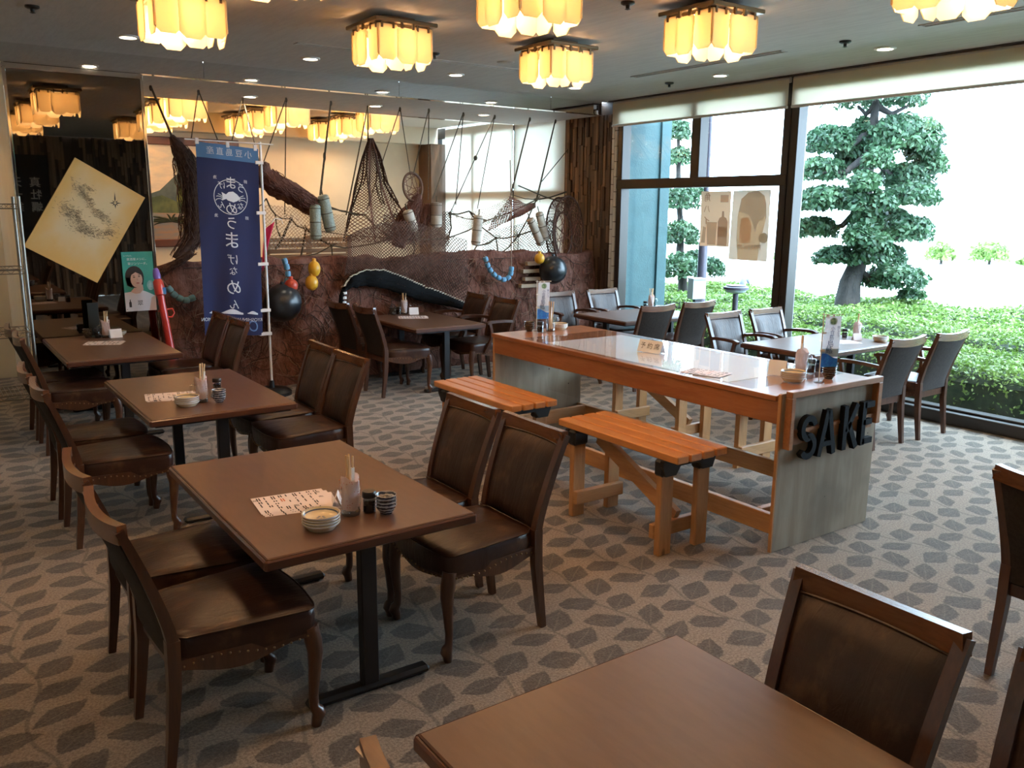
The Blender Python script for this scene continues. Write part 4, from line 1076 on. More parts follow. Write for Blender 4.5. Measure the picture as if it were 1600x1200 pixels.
for b in (.93, .665, .39, .135, .004):
    q = ban(1.0, b); wobj('loop', MB().box(q.x-.03, q.y-.006, q.z-.015, bt.x+.016, YB+.028, q.z+.015, .003), M['loop'], bn)
Hb = TLp.z-BLp.z; Wb = (TRp-TLp).length
inkm = mat('white_ink', (.62, .62, .66), .6); L = MB()
def bw(body, a, b, s, sx=1.0, tgt=None, shear=0):
    tm = textmesh(body, s)
    (tgt or L).add([ban(a-(x*sx+y*shear)/Wb, b+y/Hb, .004) for x, y, _ in tm.v], [f[::-1] for f in tm.f])
for k, ch in enumerate('小豆島直産'): bw(ch, .83-.155*k, .962, .072)
CX, CYb = .52, .725
for ch, a, b, s in (('ま', .53, .805, .12), ('う', .69, .782, .09), ('げ', .375, .79, .07), ('な', .67, .69, .07), ('め', .52, .672, .12), ('ん', .36, .69, .07)): bw(ch, a, b, s)
for ch, a, b, s, sh in (('う', .51, .595, .125, 0), ('ま', .51, .505, .165, 0), ('げ', .51, .405, .105, 0), ('な', .51, .345, .085, 0), ('め', .51, .255, .155, 0), ('ん', .51, .165, .10, 0)): bw(ch, a, b, s)
for a, b in ((.27, .83), (.77, .82), (.27, .635), (.78, .63)): bw('漁' if a < .5 else '師', a, b, .035)
wobj('lettering', L, inkm, cloth)
ring = MB(); R = .152
for i in range(40):
    a0 = 2*PI*i/40; a1 = 2*PI*(i+1)/40
    ring.add([ban(CX+r*math.cos(a)/Wb, .735+r*math.sin(a)/Hb, .0036) for r, a in ((R, a0), (R+.006, a0), (R+.006, a1), (R, a1))], [(0, 1, 2, 3)])
fishp = [(-.085, .040), (-.055, .012), (-.02, .045), (.02, .052), (.055, .03), (.085, -.002), (.055, -.03), (.02, -.045), (-.03, -.03), (-.055, -.008), (-.085, -.035), (-.075, 0)]
fp = [ban(CX+x/Wb, .735+y/Hb, .004) for x, y in fishp]; ctr = ban(CX, .735, .004); ring.add(fp+[ctr], [(i, (i+1) % len(fp), len(fp)) for i in range(len(fp))])
for sx in (-1, 1):
    for k in range(3):
        pts = [ban(CX+sx*(.105+.035*math.cos(t*.45+k*.6))/Wb, .735+(-.04+k*.022+.02*math.sin(t*.45+k))/Hb, .004) for t in range(7)]; ring.sweep(pts, .003, 4)
wobj('fish_emblem', ring, inkm, cloth)
isl = MB()
for c0, w, h in ((.16, .12, .012), (.47, .38, .030), (.82, .18, .016)):
    top = [ban(c0+w*(i/12-.5), .122+h/Hb*2*max(0, math.sin(PI*i/12))**1.6*.6, .004) for i in range(13)]; bot = [ban(c0+w*(i/12-.5), .119-.006*(i/12), .004) for i in range(13)]
    isl.add(top+bot, [(i, i+1, 14+i, 13+i) for i in range(12)])
wobj('island_print', isl, inkm, cloth)
L2 = MB(); bw('RYOSHINUA UMAGENAMON', .47, .085, .045, 1.0, L2); wobj('small_lettering', L2, inkm, cloth)
L3 = MB()
for k, ch in enumerate('OPEN'): bw(ch, .82-.215*k, .048, .15, .85, L3, .08)
wobj('open_lettering', L3, mat('light_blue_ink', (.11, .21, .48), .6), cloth)
# red tube leaning at the mirror edge
rt = thing('red_tube', 'red plastic tube with purple cap and small loop handle leaning by the mirror edge', 'tube', (1.97, 8.12, 0))
A = PY(246, 436, 8.15); Bq = PY(272, 572, 8.05); Bq = A+(Bq-A)*((A.z-.01)/(A.z-Bq.z)); ax = (Bq-A)
red = mat('red_plastic', (.58, .045, .035), .3, coat=.3)
def al(t): return A+ax*t
wobj('tube', MB().sweep([al(0), al(.02), al(.06), al(.12), al(.13), al(.17), al(.30), al(1)], [.026, .044, .046, .046, .034, .030, .032, .038], 14), red, rt, smooth=40)
wobj('purple_cap', MB().sweep([al(-.085), al(-.07), al(-.02), al(0)], [.016, .026, .034, .030], 14), mat('purple_plastic', (.20, .12, .45), .3), rt, smooth=40)
wobj('loop_handle', MB().sweep([al(.24)+Vector((.03, -.01, 0)), al(.235)+Vector((.075, -.02, 0)), al(.27)+Vector((.085, -.02, 0)), al(.30)+Vector((.06, -.02, 0)), al(.30)+Vector((.03, -.01, 0))], .008, 8), red, rt, smooth=60)
wobj('blue_sticker', MB().box(al(.09).x+.02, al(.09).y-.045, al(.09).z-.03, al(.09).x+.045, al(.09).y-.040, al(.09).z+.03), mat('blue_sticker', (.05, .2, .45), .4), rt)
# pink flag behind the banner
pk = thing('pink_flag', 'small crumpled pink flag behind the banner pole', 'flag', PY(416, 420, 8.5))
a, b, c, d = PY(413, 360, 8.42), PY(428, 346, 8.42), PY(410, 425, 8.42), PY(416, 400, 8.42)
wobj('flag_cloth', MB().grid(lambda s, t: (a.lerp(b, s)).lerp(c.lerp(d, s), t)+Vector((0, .02*math.sin(s*5+t*3), 0)), 8, 12), thinmat('pink_cloth', (.75, .06, .16), .3), pk, smooth=180)
wobj('white_tie', MB().sweep([PY(424, 348, 8.42), PY(430, 341, 8.42), PY(440, 343, 8.42), PY(442, 350, 8.42)], .006, 6), M['white'], pk)
# wire rack
rk = thing('wire_rack', 'chrome wire shelving rack at the side of the mirror', 'rack', (.42, 8.02, 0))
x0, x1, y0, y1 = .18, .735, 7.72, 8.14
steel = mat('dull_chrome', (.27, .25, .215), .42, 1)
for x in (x0, x1):
    for y in (y0, y1): wobj('post', MB().sweep([(x, y, 0), (x, y, 1.86)], .0135, 8), steel, rk, smooth=60)
for z in (.30, .80, 1.30, 1.80):
    s = MB()
    for y in (y0, y1):
        for dz in (0, .035): s.sweep([(x0, y, z-dz), (x1, y, z-dz)], .004, 5)
        s.sweep([(x0+(x1-x0)*i/16, y, z-.035*(i % 2)) for i in range(17)], .0025, 4)
    for x in (x0, x1):
        for dz in (0, .035): s.sweep([(x, y0, z-dz), (x, y1, z-dz)], .004, 5)
    for i in range(1, 18): xx = x0+(x1-x0)*i/18; s.sweep([(xx, y0, z), (xx, y1, z)], .0025, 4)
    wobj('wire_shelf', s, steel, rk)
# sign board behind the viewer, reflected in the mirror
sb = thing('sign_board', 'tall black sign board with white characters, seen reversed in the smoked mirror', 'sign', (2.02, YF+.02, .9))
wobj('board', MB().box(1.45, YF+.012, .9, 2.35, YF+.03, 2.72), M['black'], sb)
sg = MB(); Fs = frame((0, YF+.034, 0), (-1, 0, 0), (0, 0, 1))
for ch, x, z, s in (('真', 2.10, 2.20, .2), ('牡', 2.10, 1.97, .2), ('蠣', 2.10, 1.74, .2), ('天', 1.78, 2.20, .2), ('一', 1.78, 1.97, .2), ('鍋', 1.78, 1.74, .2)):
    tm = textmesh(ch, s); sg.add([Fs @ Vector((-x+a, z+b, 0)) for a, b, _ in tm.v], tm.f)
wobj('lettering', sg, mat('white_sign_paint', (.6, .58, .54), .5), sb)
# ------------------------------------------------------------------ net wall and hanging gear
def fibre(name, a, b, c, rough=.9):
    m, nt, p = newmat(name); v = texco(nt); n = noisetex(nt, texco(nt, (1, 1, .35)), 26, 5, .7, .5); n2 = noisetex(nt, v, 3.5, 4, .6)
    k = mixcol(nt, n.step(.3, .7), a, b); k = mixcol(nt, n2.step(.45, .75)*.8, k, c); nt.links.new(k, p.inputs['Base Color'])
    p.inputs['Roughness'].default_value = rough; p.inputs['Specular IOR Level'].default_value = .2
    bump(nt, p, n+noisetex(nt, texco(nt, (1, 1, .5)), 90, 3, .7)*.6, .9, .02); return m
M['fibre'] = fibre('red_brown_net_mass', (.10, .036, .025), (.22, .095, .068), (.29, .15, .115))
M['netb'] = mat('dark_brown_net_cord', (.060, .026, .018), .9, col2=(.10, .05, .034), nscale=30)
M['netr'] = mat('red_brown_net_cord', (.14, .050, .036), .9, col2=(.19, .08, .055), nscale=30)
M['netp'] = mat('pale_net_cord', (.40, .30, .22), .9)
M['rope'] = mat('dark_hemp_rope', (.075, .055, .035), .9, col2=(.12, .09, .055), nscale=60)
M['twine'] = mat('pale_twine', (.30, .19, .13), .9, col2=(.20, .11, .07), nscale=9)
YN = 8.44
nw = obj('wall_low', MB().box(1.86, 8.60, 0, WX, 8.95, 1.12), M['strip'][0], kind='structure')
nm = thing('net_mass', 'thick red brown heap of old fishing nets covering the low wall', 'fishing net', (4.5, 8.5, 0))
def topz(x):
    return 1.27+.05*noise.noise((x*1.3, 2.2, .3))+.04*noise.noise((x*4.0, 7.2, .3))-.0*x
def cover(a, b):
    x = 1.87+(WX-.05-1.87)*a; z = topz(x)
    w = .20+.80*1
    if b < .86:
        t = b/.86; zz = z*t; y = YN-.02*math.sin(t*3.1)+.06*(t-.5)
        y += .055*noise.noise((x*2.2, zz*2.6, 1.0))+.03*noise.noise((x*6, zz*5, 4.0))+.012*noise.noise((x*22, zz*14, 2.0))
        y -= .06*max(0, .25-zz)/.25
    else:
        t = (b-.86)/.14; y = YN+.03+.5*t; zz = z+.03*math.sin(t*PI)-.07*t+.02*noise.noise((x*7, t*3, 5))
    return (x, y, max(.004, zz))
wobj('net_layer', MB().grid(cover, 260, 70), M['fibre'], nm, smooth=180)
def front(x, z): return cover((x-1.87)/(WX-.05-1.87), min(.86, .86*z/topz(x)))[1]
random.seed(21)
for nme, mm, cnt, rr, L in (('loose_twine', M['twine'], 330, .0026, .4), ('loose_cord', M['netb'], 420, .004, .5)):
    s = MB()
    for k in range(cnt):
        x = random.uniform(1.95, 7.1); z = random.uniform(.04, 1.25)**(1 if nme[6] == 'c' else .8); a = random.gauss(0, .7)
        l = random.uniform(.05, L); pts = []
        cv = random.gauss(0, 2.5)
        for i in range(6):
            t = i/5; xx = min(7.15, max(1.9, x+l*t*math.cos(a+cv*t*.4))); zz = min(1.22, max(.012, z+l*t*math.sin(a+cv*t*.4)-.08*math.sin(PI*t)*random.random()))
            pts.append((xx, front(xx, zz)-.006-.012*random.random(), zz))
        s.sweep(pts, rr*random.uniform(.6, 1.3), 4, cap=False)
    wobj(nme, s, mm, nm, kind='stuff')
# bare slats of the wall showing through
sl = MB()
for k, (a, b, y) in enumerate([(822, 846, 412), (815, 845, 424), (818, 842, 436), (812, 838, 447)]):
    p = PY(a, y, YN-.04); q = PY(b, y+1, YN-.04); wobj('bare_slat', MB().box(p.x, YN-.075, p.z-.022, q.x, YN-.01, p.z+.022, .003), M['netp'], nw)
# louvred wooden screen in the far room
ls = thing('louvred_screen', 'low louvred wooden screen standing behind the low net wall', 'screen', (3.6, 9.4, 0))
lw = wood('orange_louvre_wood', (.38, .21, .10), (.50, .30, .16), 'X', 6, .5)
p0 = PY(417, 372, 9.4); p1 = PY(545, 372, 9.4)
for k in range(9):
    z = p0.z-.062*k; wobj('slat', MB().box(p0.x, 9.385, z-.048, p1.x, 9.40, z, .002, None), lw, ls)
for x in (p0.x, (p0.x+p1.x)/2, p1.x): wobj('upright', MB().box(x-.03, 9.40, 0, x+.03, 9.43, p0.z+.02, .003), lw, ls)
# painting in the far room
pt_ = thing('painting', 'framed landscape painting of a green mountain on the far cream wall', 'painting', (3.0, BACK-.03, 1.35))
y = BACK-.03
a = PY(212, 222, y); b = PY(372, 372, y); x0, x1, z1, z0 = a.x, b.x, a.z, b.z-.02
fr = MB()
fr.box(x0-.08, y-.03, z1-.02, x1+.08, y+.02, z1+.09, .01).box(x0-.08, y-.03, z0-.09, x1+.08, y+.02, z0+.02, .01).box(x0-.08, y-.03, z0, x0+.02, y+.02, z1, .01).box(x1-.02, y-.03, z0, x1+.08, y+.02, z1, .01)
wobj('picture_frame', fr, mat('dark_picture_frame', (.10, .035, .018), .35), pt_)
def pq(poly, col, col2, nme, d, ns=3, st=(1, 1, 1)):
    mb = MB().add([(x0+(x1-x0)*u, y-.004-d, z0+(z1-z0)*v) for u, v in poly], [tuple(range(len(poly)))]); wobj(nme, mb, mat(nme, col, .6, col2=col2, nscale=ns, stretch=st), pt_)
pq([(0, 0), (1, 0), (1, 1), (0, 1)], (.42, .40, .34), (.62, .50, .34), 'sky_paint', 0, 2, (1, 1, 3))
pq([(0, .45), (.2, .52), (.35, .66), (.5, .78), (.65, .85), (.8, .8), (1, .7), (1, .3), (0, .3)], (.030, .050, .052), (.075, .10, .09), 'mountain_paint', .001)
pq([(.36, .36), (.38, .50), (.46, .64), (.6, .74), (.75, .7), (1, .55), (1, .34)], (.05, .075, .018), (.19, .19, .03), 'meadow_paint', .002, 4)
pq([(0, .27), (0, .42), (.22, .47), (.38, .40), (.6, .36), (1, .36), (1, .26)], (.030, .05, .016), (.075, .10, .03), 'grove_paint', .0025, 5)
pq([(0, .0), (1, 0), (1, .28), (0, .29)], (.26, .16, .10), (.16, .17, .17), 'shore_paint', .003, 3, (1, 1, 6))
pm_ = MB()
for k in range(16):
    an = .1+k*.19; pts = [(x0+(x1-x0)*.30+(.09+.05*(k%3))*3*t*math.cos(an), y-.010, z0+.26+(.16+.05*(k%2))*t*math.sin(an)-.10*t*t) for t in (0, .25, .5, .75, 1)]; pm_.sweep(pts, [.006, .016, .014, .009, .002], 4)
wobj('palm_paint', pm_, mat('palm_paint', (.02, .03, .015), .7), pt_)

# ---- hanging ropes: each hook on the lower ceiling carries one looped pair
YR, YL = 9.12, 8.72
def cord(mb, pts, r=.0055, n=5): mb.sweep(pts, r, n, cap=False)
hooks = [((235, 134), [(268, 212)], .011), ((310, 141), [(299, 216), (342, 224)], .006), ((379, 153), [(362, 222), (406, 256)], .006), ((447, 153), [(411, 256), (445, 335)], .006),
         ((517, 158), [(500, 305), (501, 306)], .009), ((575, 165), [(575, 222), (541, 336)], .008), ((625, 168), [(573, 328), (641, 272)], .006), ((670, 170), [(646, 272), (669, 312)], .006),
         ((724, 176), [(676, 310), (712, 320)], .006), ((773, 180), [(703, 334), (746, 326)], .006), ((828, 184), [(798, 304), (799, 303)], .009), ((868, 187), [(838, 312), (839, 311)], .009), ((884, 236), [(846, 284)], .006)]
nth = ['first', 'second', 'third', 'fourth', 'fifth', 'sixth', 'seventh', 'eighth', 'ninth', 'tenth', 'eleventh', 'twelfth', 'thirteenth']
for k, (top, ends, r) in enumerate(hooks):
    T = PZ(*top, SOF-.003) if k < 12 else PX(887, 234, WX-.03)
    t = thing('hanging_rope', 'dark hemp rope slung from the ceiling, %s hook counted from the smoked mirror' % nth[k], 'rope', T, 0, 'dark ropes slung over the net wall')
    s = MB()
    for e in ends: cord(s, [T, PY(*e, YL)], r)
    wobj('rope', s, M['rope'], t)
    wobj('knot', MB().ball(T+Vector((0, 0, -.02)), (.014, .014, .03), 8, 6), M['rope'], t)
    if k == 4: wobj('knot', MB().ball(PY(507, 245, YL+.2), (.016, .016, .05), 8, 6), M['rope'], t)
    if k == 9: wobj('knot', MB().ball(PY(743, 247, YL+.2), (.024, .024, .03), 8, 6), M['rope'], t)
# ---- knotted rope web between the nets
web = thing('rope_web', 'knotted web of dark rope strung above the net wall', 'rope', (4.5, YL, 1.2))
nodes = dict(a=(405, 322), b=(455, 342), c=(478, 358), d=(430, 390), e=(470, 402), f=(518, 384), g=(518, 405), h=(570, 336), i=(612, 372), j=(645, 372), k=(645, 402), l=(700, 372), m=(703, 334), n=(733, 330), o=(775, 372), p=(777, 400), q=(745, 384), r=(810, 368), s=(808, 400), t=(838, 312), u=(798, 304), v=(860, 345), w=(905, 390), x=(728, 400), y=(560, 385), z=(430, 335), A=(500, 318), B=(540, 330), C=(690, 318), D=(670, 340), E=(885, 300), F=(884, 318), G=(760, 345), H=(810, 290), I=(416, 310), J=(440, 375))
segs = 'zb bc ci bJ Jd ce ef fg fy yi hi ij jk jl lm mn no op oq or rs rv vw xq qo ut tr tE HF Gt mG aI Iz AB Bh nG CD Dj lG pr bd zJ hA cf'.split()
s = MB(); kn = MB()
for q in segs:
    p0, p1 = PY(*nodes[q[0]], YL), PY(*nodes[q[1]], YL)
    mid = (p0+p1)/2+Vector((0, random.uniform(-.05, .05), -.02)); cord(s, [p0, mid, p1], random.uniform(.006, .0105), 5)
for q in 'cfgiijlmoprstbk':
    kn.ball(PY(*nodes[q], YL), (.02, .02, .022), 7, 5)
    for _ in range(3):
        p0 = PY(*nodes[q], YL); cord(kn, [p0, p0+Vector((random.uniform(-.07, .07), -.02, random.uniform(-.02, .06))), p0+Vector((random.uniform(-.1, .1), -.03, random.uniform(-.06, .04)))], .0035, 4)
wobj('strand', s, M['rope'], web, kind='stuff'); wobj('knot', kn, M['rope'], web, kind='stuff', smooth=60)
# ---- nets made of real cord
def net(fn, nu, nv, r, skip=0.0, diag=True):
    """diamond mesh: cords joining alternate lattice points of a surface fn(u,v)"""
    mb = MB(); P = {}
    def pt(i, j):
        if (i, j) not in P:
            q = Vector(fn(i/nu, j/nv)); P[i, j] = q
        return P[i, j]
    for j in range(nv):
        for i in range(nu+1):
            if (i+j) % 2: continue
            for di in (-1, 1):
                if 0 <= i+di <= nu and random.random() >= skip:
                    a, b = pt(i, j), pt(i+di, j+1)
                    if (a-b).length > 1e-4: mb.sweep([a, b], r, 3, cap=False)
    return mb
def quadnet(c, Y, bulge=.05, seed=0, sag=0.0):
    A, B, C, D = [PY(*q, Y) for q in c]      # TL TR BR BL
    def f(u, v):
        p = (A.lerp(B, u)).lerp(D.lerp(C, u), v)
        p.y += -bulge*math.sin(PI*u)*math.sin(PI*v)+.06*noise.noise((p.x*3+seed, p.z*3, seed)); p.z += .02*noise.noise((p.x*8+seed, p.z*8, 3))-sag*math.sin(PI*u)*(1-v)
        return p
    return f
def netthing(name, label, f, nu, nv, r, m, skip=0.0, edge=None):
    mb = net(f, nu, nv, r, skip); o = solo(name, mb, m, label, 'fishing net', kind=None); return o
# tall peaked net: gathered at the top, spreading downward
def peak(u, v):
    L = [(577, 216), (566, 250), (557, 290), (549, 330), (540, 378)]; R_ = [(582, 216), (594, 245), (604, 285), (622, 322), (648, 378)]
    q = v*4; i = min(3, int(q)); t = q-i
    a = PY(*L[i], YL).lerp(PY(*L[i+1], YL), t); b = PY(*R_[i], YL).lerp(PY(*R_[i+1], YL), t)
    p = a.lerp(b, u); p.y += (.10*v+.01)*math.sin(u*PI*5+.6)-.1*math.sin(PI*u)*v; return p
pk_ = thing('peaked_net', 'tall peaked brown net drawn up to a point on one rope', 'fishing net', PY(575, 378, YL))
wobj('netting', net(peak, 42, 70, .0046), M['netr'], pk_)
fold = MB()
for k in range(26):
    u = random.random() if k > 7 else (.02 if k % 2 else .98); cord(fold, [peak(min(1, max(0, u+.04*math.sin(v*9+k))), v) for v in [i/14 for i in range(random.choice((8, 11, 15)))]], random.uniform(.004, .009), 4)
wobj('gathered_cord', fold, M['netb'], pk_, kind='stuff')
# fine net hung over the wall in front of the black roll
def drape(u, v):
    T = [(548, 372), (600, 345), (668, 350), (735, 378)]; Bm = [(542, 430), (600, 440), (668, 462), (732, 482)]
    def al(P, u):
        q = u*3; i = min(2, int(q)); t = q-i; return PY(*P[i], 8.26).lerp(PY(*P[i+1], 8.26), t)
    p = al(T, u).lerp(al(Bm, u), v); p.y = 8.34-.05*math.sin(PI*v)+.04*noise.noise((p.x*4, p.z*4, 2)); p.z += .02*math.sin(u*14+v*3)*(1-v); return p
netthing('draped_net', 'wide fine brown net draped over the low wall above the black roll', drape, 84, 38, .0048, M['netb'])
netthing('draped_net.001', 'thin brown net stretched behind the pair of green glass floats', quadnet([(412, 318), (540, 335), (540, 385), (412, 390)], YL, .08, 3), 46, 22, .0036, M['netp'])
netthing('draped_net.002', 'thin dark net stretched between the hoop and the tall peaked net', quadnet([(600, 335), (705, 330), (700, 385), (590, 380)], YL+.05, .06, 5), 44, 24, .0044, M['netb'])
netthing('draped_net.003', 'sagging wisp of pale net in front of the drawn blinds', quadnet([(705, 338), (798, 306), (792, 340), (720, 364)], YL, .08, 8, .05), 48, 16, .0032, M['netp'])
netthing('draped_net.004', 'reddish net band swept up to the eleventh rope before the blinds', quadnet([(795, 306), (838, 318), (838, 326), (760, 362)], YL, .05, 9, .03), 44, 14, .0050, M['netr'])
netthing('draped_net.005', 'thin dark net stretched low along the blind side of the wall', quadnet([(760, 360), (865, 340), (868, 398), (750, 398)], YL+.06, .08, 12), 48, 22, .0036, M['netb'])
# dense hanging bundles
def bundle(name, label, path, rad, m, strands=46, seed=1, Y=YL):
    random.seed(seed); P = [PY(*q, Y) for q in path]; n = 24
    def on(t):
        q = t*(len(P)-1); i = min(len(P)-2, int(q)); f = q-i; return P[i].lerp(P[i+1], f), rad[i]+(rad[i+1]-rad[i])*f
    pts = []; rr = []
    for k in range(n+1):
        c, r = on(k/n); pts.append(c+Vector((.01*noise.noise((k*.5, seed, 0)), 0, 0))); rr.append(r*(.62+.22*noise.noise((k*.8, seed, 9))))
    t = thing(name, label, 'fishing net', tuple(P[0]))
    core = MB(); core.sweep(pts, rr, 14)
    core.v = [tuple(Vector(v)+Vector((1, 1, 1))*.018*noise.noise(Vector(v)*14)) for v in core.v]
    wobj('core', core, M['fibre'] if m is M['netr'] else m, t, smooth=180)
    s = MB()
    for k in range(strands):
        a0 = random.random()*6.28; tw = random.gauss(0, 2.5); ph = []
        t0 = random.random()*.3; t1 = random.uniform(.7, 1)
        for i in range(12):
            tt = t0+(t1-t0)*i/11; c, r = on(tt); a = a0+tw*tt; q = r*random.uniform(.75, 1.1); ph.append(c+Vector((math.cos(a)*q, math.sin(a)*q, random.uniform(-.012, .012))))
        s.sweep(ph, random.uniform(.0022, .005), 4, cap=False)
    wobj('strand', s, m, t, kind='stuff'); return t
bundle('net_bundle', 'thick brown rope of twisted net hanging in front of the mountain painting', [(268, 212), (285, 240), (299, 275), (304, 330), (300, 372), (280, 405)], [.03, .10, .15, .14, .12, .10], M['netb'], 80, 2)
bundle('net_bundle.001', 'swag of bunched brown net running off from behind the banner pole', [(405, 262), (430, 290), (462, 305), (490, 325), (508, 330)], [.14, .19, .18, .16, .06], M['netr'], 110, 3)
bundle('net_bundle.002', 'dark hanging clump of net beneath the wooden hoop', [(655, 305), (642, 330), (630, 355), (622, 385)], [.06, .12, .15, .12], M['netr'], 70, 4)
bundle('net_bundle.003', 'small reddish net clump between the two round white floats', [(668, 318), (662, 345), (655, 362)], [.05, .08, .06], M['netr'], 40, 5)
bundle('net_bundle.004', 'curled old rope of net lying over the wall beside the mirror', [(300, 395), (275, 412), (255, 425), (240, 440)], [.05, .06, .05, .04], M['netb'], 30, 6, 8.45)
# hoop with netting
def ringpts(c, rx, rz, Y, tilt=0.0, n=32):
    C = PY(*c, Y); sx = (PY(c[0]+10, c[1], Y)-PY(c[0]-10, c[1], Y)).length/20
    return C, [C+Vector((rx*sx*math.cos(2*PI*k/n)*math.cos(tilt), rx*sx*math.cos(2*PI*k/n)*math.sin(tilt)+.02*math.sin(2*PI*k/n), rz*sx*math.sin(2*PI*k/n))) for k in range(n)]
hp = thing('net_hoop', 'round wooden hoop strung with net scraps, hanging above the dark clump', 'hoop', PY(645, 292, YL))
C, rp = ringpts((645, 292), 14.5, 19, YL)
wobj('hoop', MB().sweep(rp, .015, 8, closed=True), mat('hoop_wood', (.16, .08, .045), .6), hp, smooth=60)
s = MB()
for k in range(22): a, b = random.sample(rp, 2); cord(s, [a, (a+b)/2+Vector((0, random.uniform(-.04, .04), random.uniform(-.05, .02))), b], .003, 4)
wobj('netting', s, M['netr'], hp, kind='stuff')
tr = thing('fish_trap', 'round dark hoop net fish trap at the foot of the timber pier', 'fish trap', PY(880, 362, 8.66))
C1, r1 = ringpts((874, 362), 23, 41, 8.66, .12); C2, r2 = ringpts((888, 364), 26, 44, 8.50, .12); C3, r3 = ringpts((880, 366), 14, 26, 8.56, .12)
for r_ in (r1, r2, r3): wobj('hoop', MB().sweep(r_, .011, 7, closed=True), M['netb'], tr, smooth=60)
def trapnet(u, v):
    k = u*32; i = int(k) % 32; f = k-int(k); a = r1[i].lerp(r1[(i+1) % 32], f); b = r2[i].lerp(r2[(i+1) % 32], f); c = r3[i].lerp(r3[(i+1) % 32], f)
    return a.lerp(b, v*2) if v < .5 else b.lerp(c, v*2-1)
wobj('netting', net(trapnet, 64, 22, .0030), M['netb'], tr)
s = MB()
for k in range(40): a, b = random.choice(r1), random.choice(r2); cord(s, [a, (a+b)/2+Vector((0, 0, -.05)), b], .0035, 4)
wobj('loose_cord', s, M['netr'], tr, kind='stuff')
# black roll of net
bl = thing('black_net_roll', 'long black net roll with a pale stitched edge, curving over the net wall', 'net roll', PY(620, 450, 8.30))
P = [PY(*q, 8.30) for q in ((537, 452), (548, 440), (572, 434), (600, 436), (632, 448), (664, 460), (700, 470), (730, 480))]
def roll(u, v):
    q = u*7; i = min(6, int(q)); f = q-i; c = P[i].lerp(P[i+1], f); w = (.03+.055*math.sin(PI*u))
    a = 2*PI*v; return c+Vector((0, -.05*math.cos(a)+.01*math.sin(u*30), w*math.sin(a)*1.2+.012*noise.noise((u*30, v*6, 1))))
wobj('roll', MB().grid(roll, 70, 14), mat('black_netting', (.004, .0045, .005), .95, col2=(.010, .011, .013), nscale=40, stretch=(.3, 1, 4), spec=.12, bstr=.6, bscale=120), bl, smooth=180)
s = MB()
for dz in (.10, -.0):
    for k in range(60): u = k/60; c = Vector(roll(u, .18 if dz else .45)); s.sweep([c+Vector((-.012, -.008, .004)), c+Vector((.012, -.008, .008))], .006, 5)
wobj('stitched_edge', s, mat('pale_cord', (.52, .47, .38), .8), bl, kind='stuff')
tail = MB(); tp = [PY(*q, 8.28) for q in ((538, 452), (534, 462), (533, 472), (536, 482))]; tail.sweep(tp, .028, 8); wobj('black_tail', tail, bpy.data.materials['black_netting'], bl, smooth=60)
s = MB()
for k in range(3): s.lathe([(.032, 0), (.032, .025)], 10, tp[0].lerp(tp[3], .25+.25*k)+Vector((0, 0, 0)))
wobj('white_band', s, M['white'], bl)

# ---- floats
M['glassfloat'] = mat('netted_grey_green_float', (.33, .35, .28), .4, col2=(.24, .26, .21), nscale=70, bstr=.5, bscale=90)
M['foam'] = mat('weathered_white_float', (.60, .53, .45), .7, col2=(.48, .40, .32), nscale=14, bstr=.25)
def capsule(p0, p1, r, m, label, group, sides=18, name='cylinder_float', cords=True):
    t = thing(name, label, 'float', p0, 0, group); ax = (p1-p0); L = ax.length; d = ax.normalized()
    prof = [(.0001, 0), (r*.6, .004), (r*.92, r*.25), (r, r*.6), (r, L-r*.6), (r*.92, L-r*.25), (r*.6, L-.004), (.0001, L)]
    wobj('float_body', MB().lathe(prof, sides, p0, d), m, t, smooth=50)
    if cords:
        s = MB()
        for k in range(3): s.sweep([p0+d*L*(.12+.38*k)+M3(d, r*1.02, 2*PI*i/14) for i in range(14)], .004, 4, closed=True)
        s.sweep([p0, p0-d*.07], .007, 5); wobj('binding_cord', s, M['rope'], t)
def M3(d, r, a):
    q = d.to_track_quat('Z', 'Y').to_matrix(); return q @ Vector((r*math.cos(a), r*math.sin(a), 0))
YF_ = 8.60; g = 'long pale floats hanging over the net wall'
capsule(PY(492, 319, YF_), PY(494, 375, YF_), .058, M['glassfloat'], 'netted grey green glass float, the upright one of the pair left hanging by the swag', g)
capsule(PY(504, 304, YF_), PY(517, 362, YF_), .060, M['glassfloat'], 'netted pale green glass float, the slanting one of the pair by the swag', g)
capsule(PY(636, 328, YF_), PY(647, 362, YF_), .060, M['foam'], 'slanting white float bound with cord, against the dark clump below the hoop', g)
capsule(PY(682, 316, YF_), PY(682, 356, YF_), .062, M['foam'], 'upright white float with brown upper half, beside the small corner post', g)
capsule(PY(748, 336, YF_), PY(743, 384, YF_), .056, M['foam'], 'single long pinkish white float in front of the drawn blinds', g, 8)
capsule(PY(828, 341, YF_), PY(846, 383, YF_), .052, M['foam'], 'slanting eight sided white float, lower of the pair by the fish trap', g, 8)
capsule(PY(842, 331, YF_), PY(853, 376, YF_), .050, M['foam'], 'slanting pale float, upper of the pair by the fish trap', g, 8)
wobj('upper_band', MB().lathe([(.0635, 0), (.0635, .13)], 18, PY(682, 335, YF_)), mat('brown_band', (.30, .22, .17), .7), [o for o in COL.objects if o.get('label', '').startswith('upright white float')][0])
def ballfloat(px, py, r, m, label, Y, name='round_float', rz=None, cat='float', group=None):
    c = PY(px, py, Y); t = thing(name, label, cat, c, 0, group)
    wobj('float_body', MB().ball(c, (r, r, rz or r), 24, 16), m, t, smooth=180)
    wobj('eyelet', MB().lathe([(.02, 0), (.02, .03), (.008, .035)], 10, c+Vector((0, 0, (rz or r)-.01))), m, t)
    return t
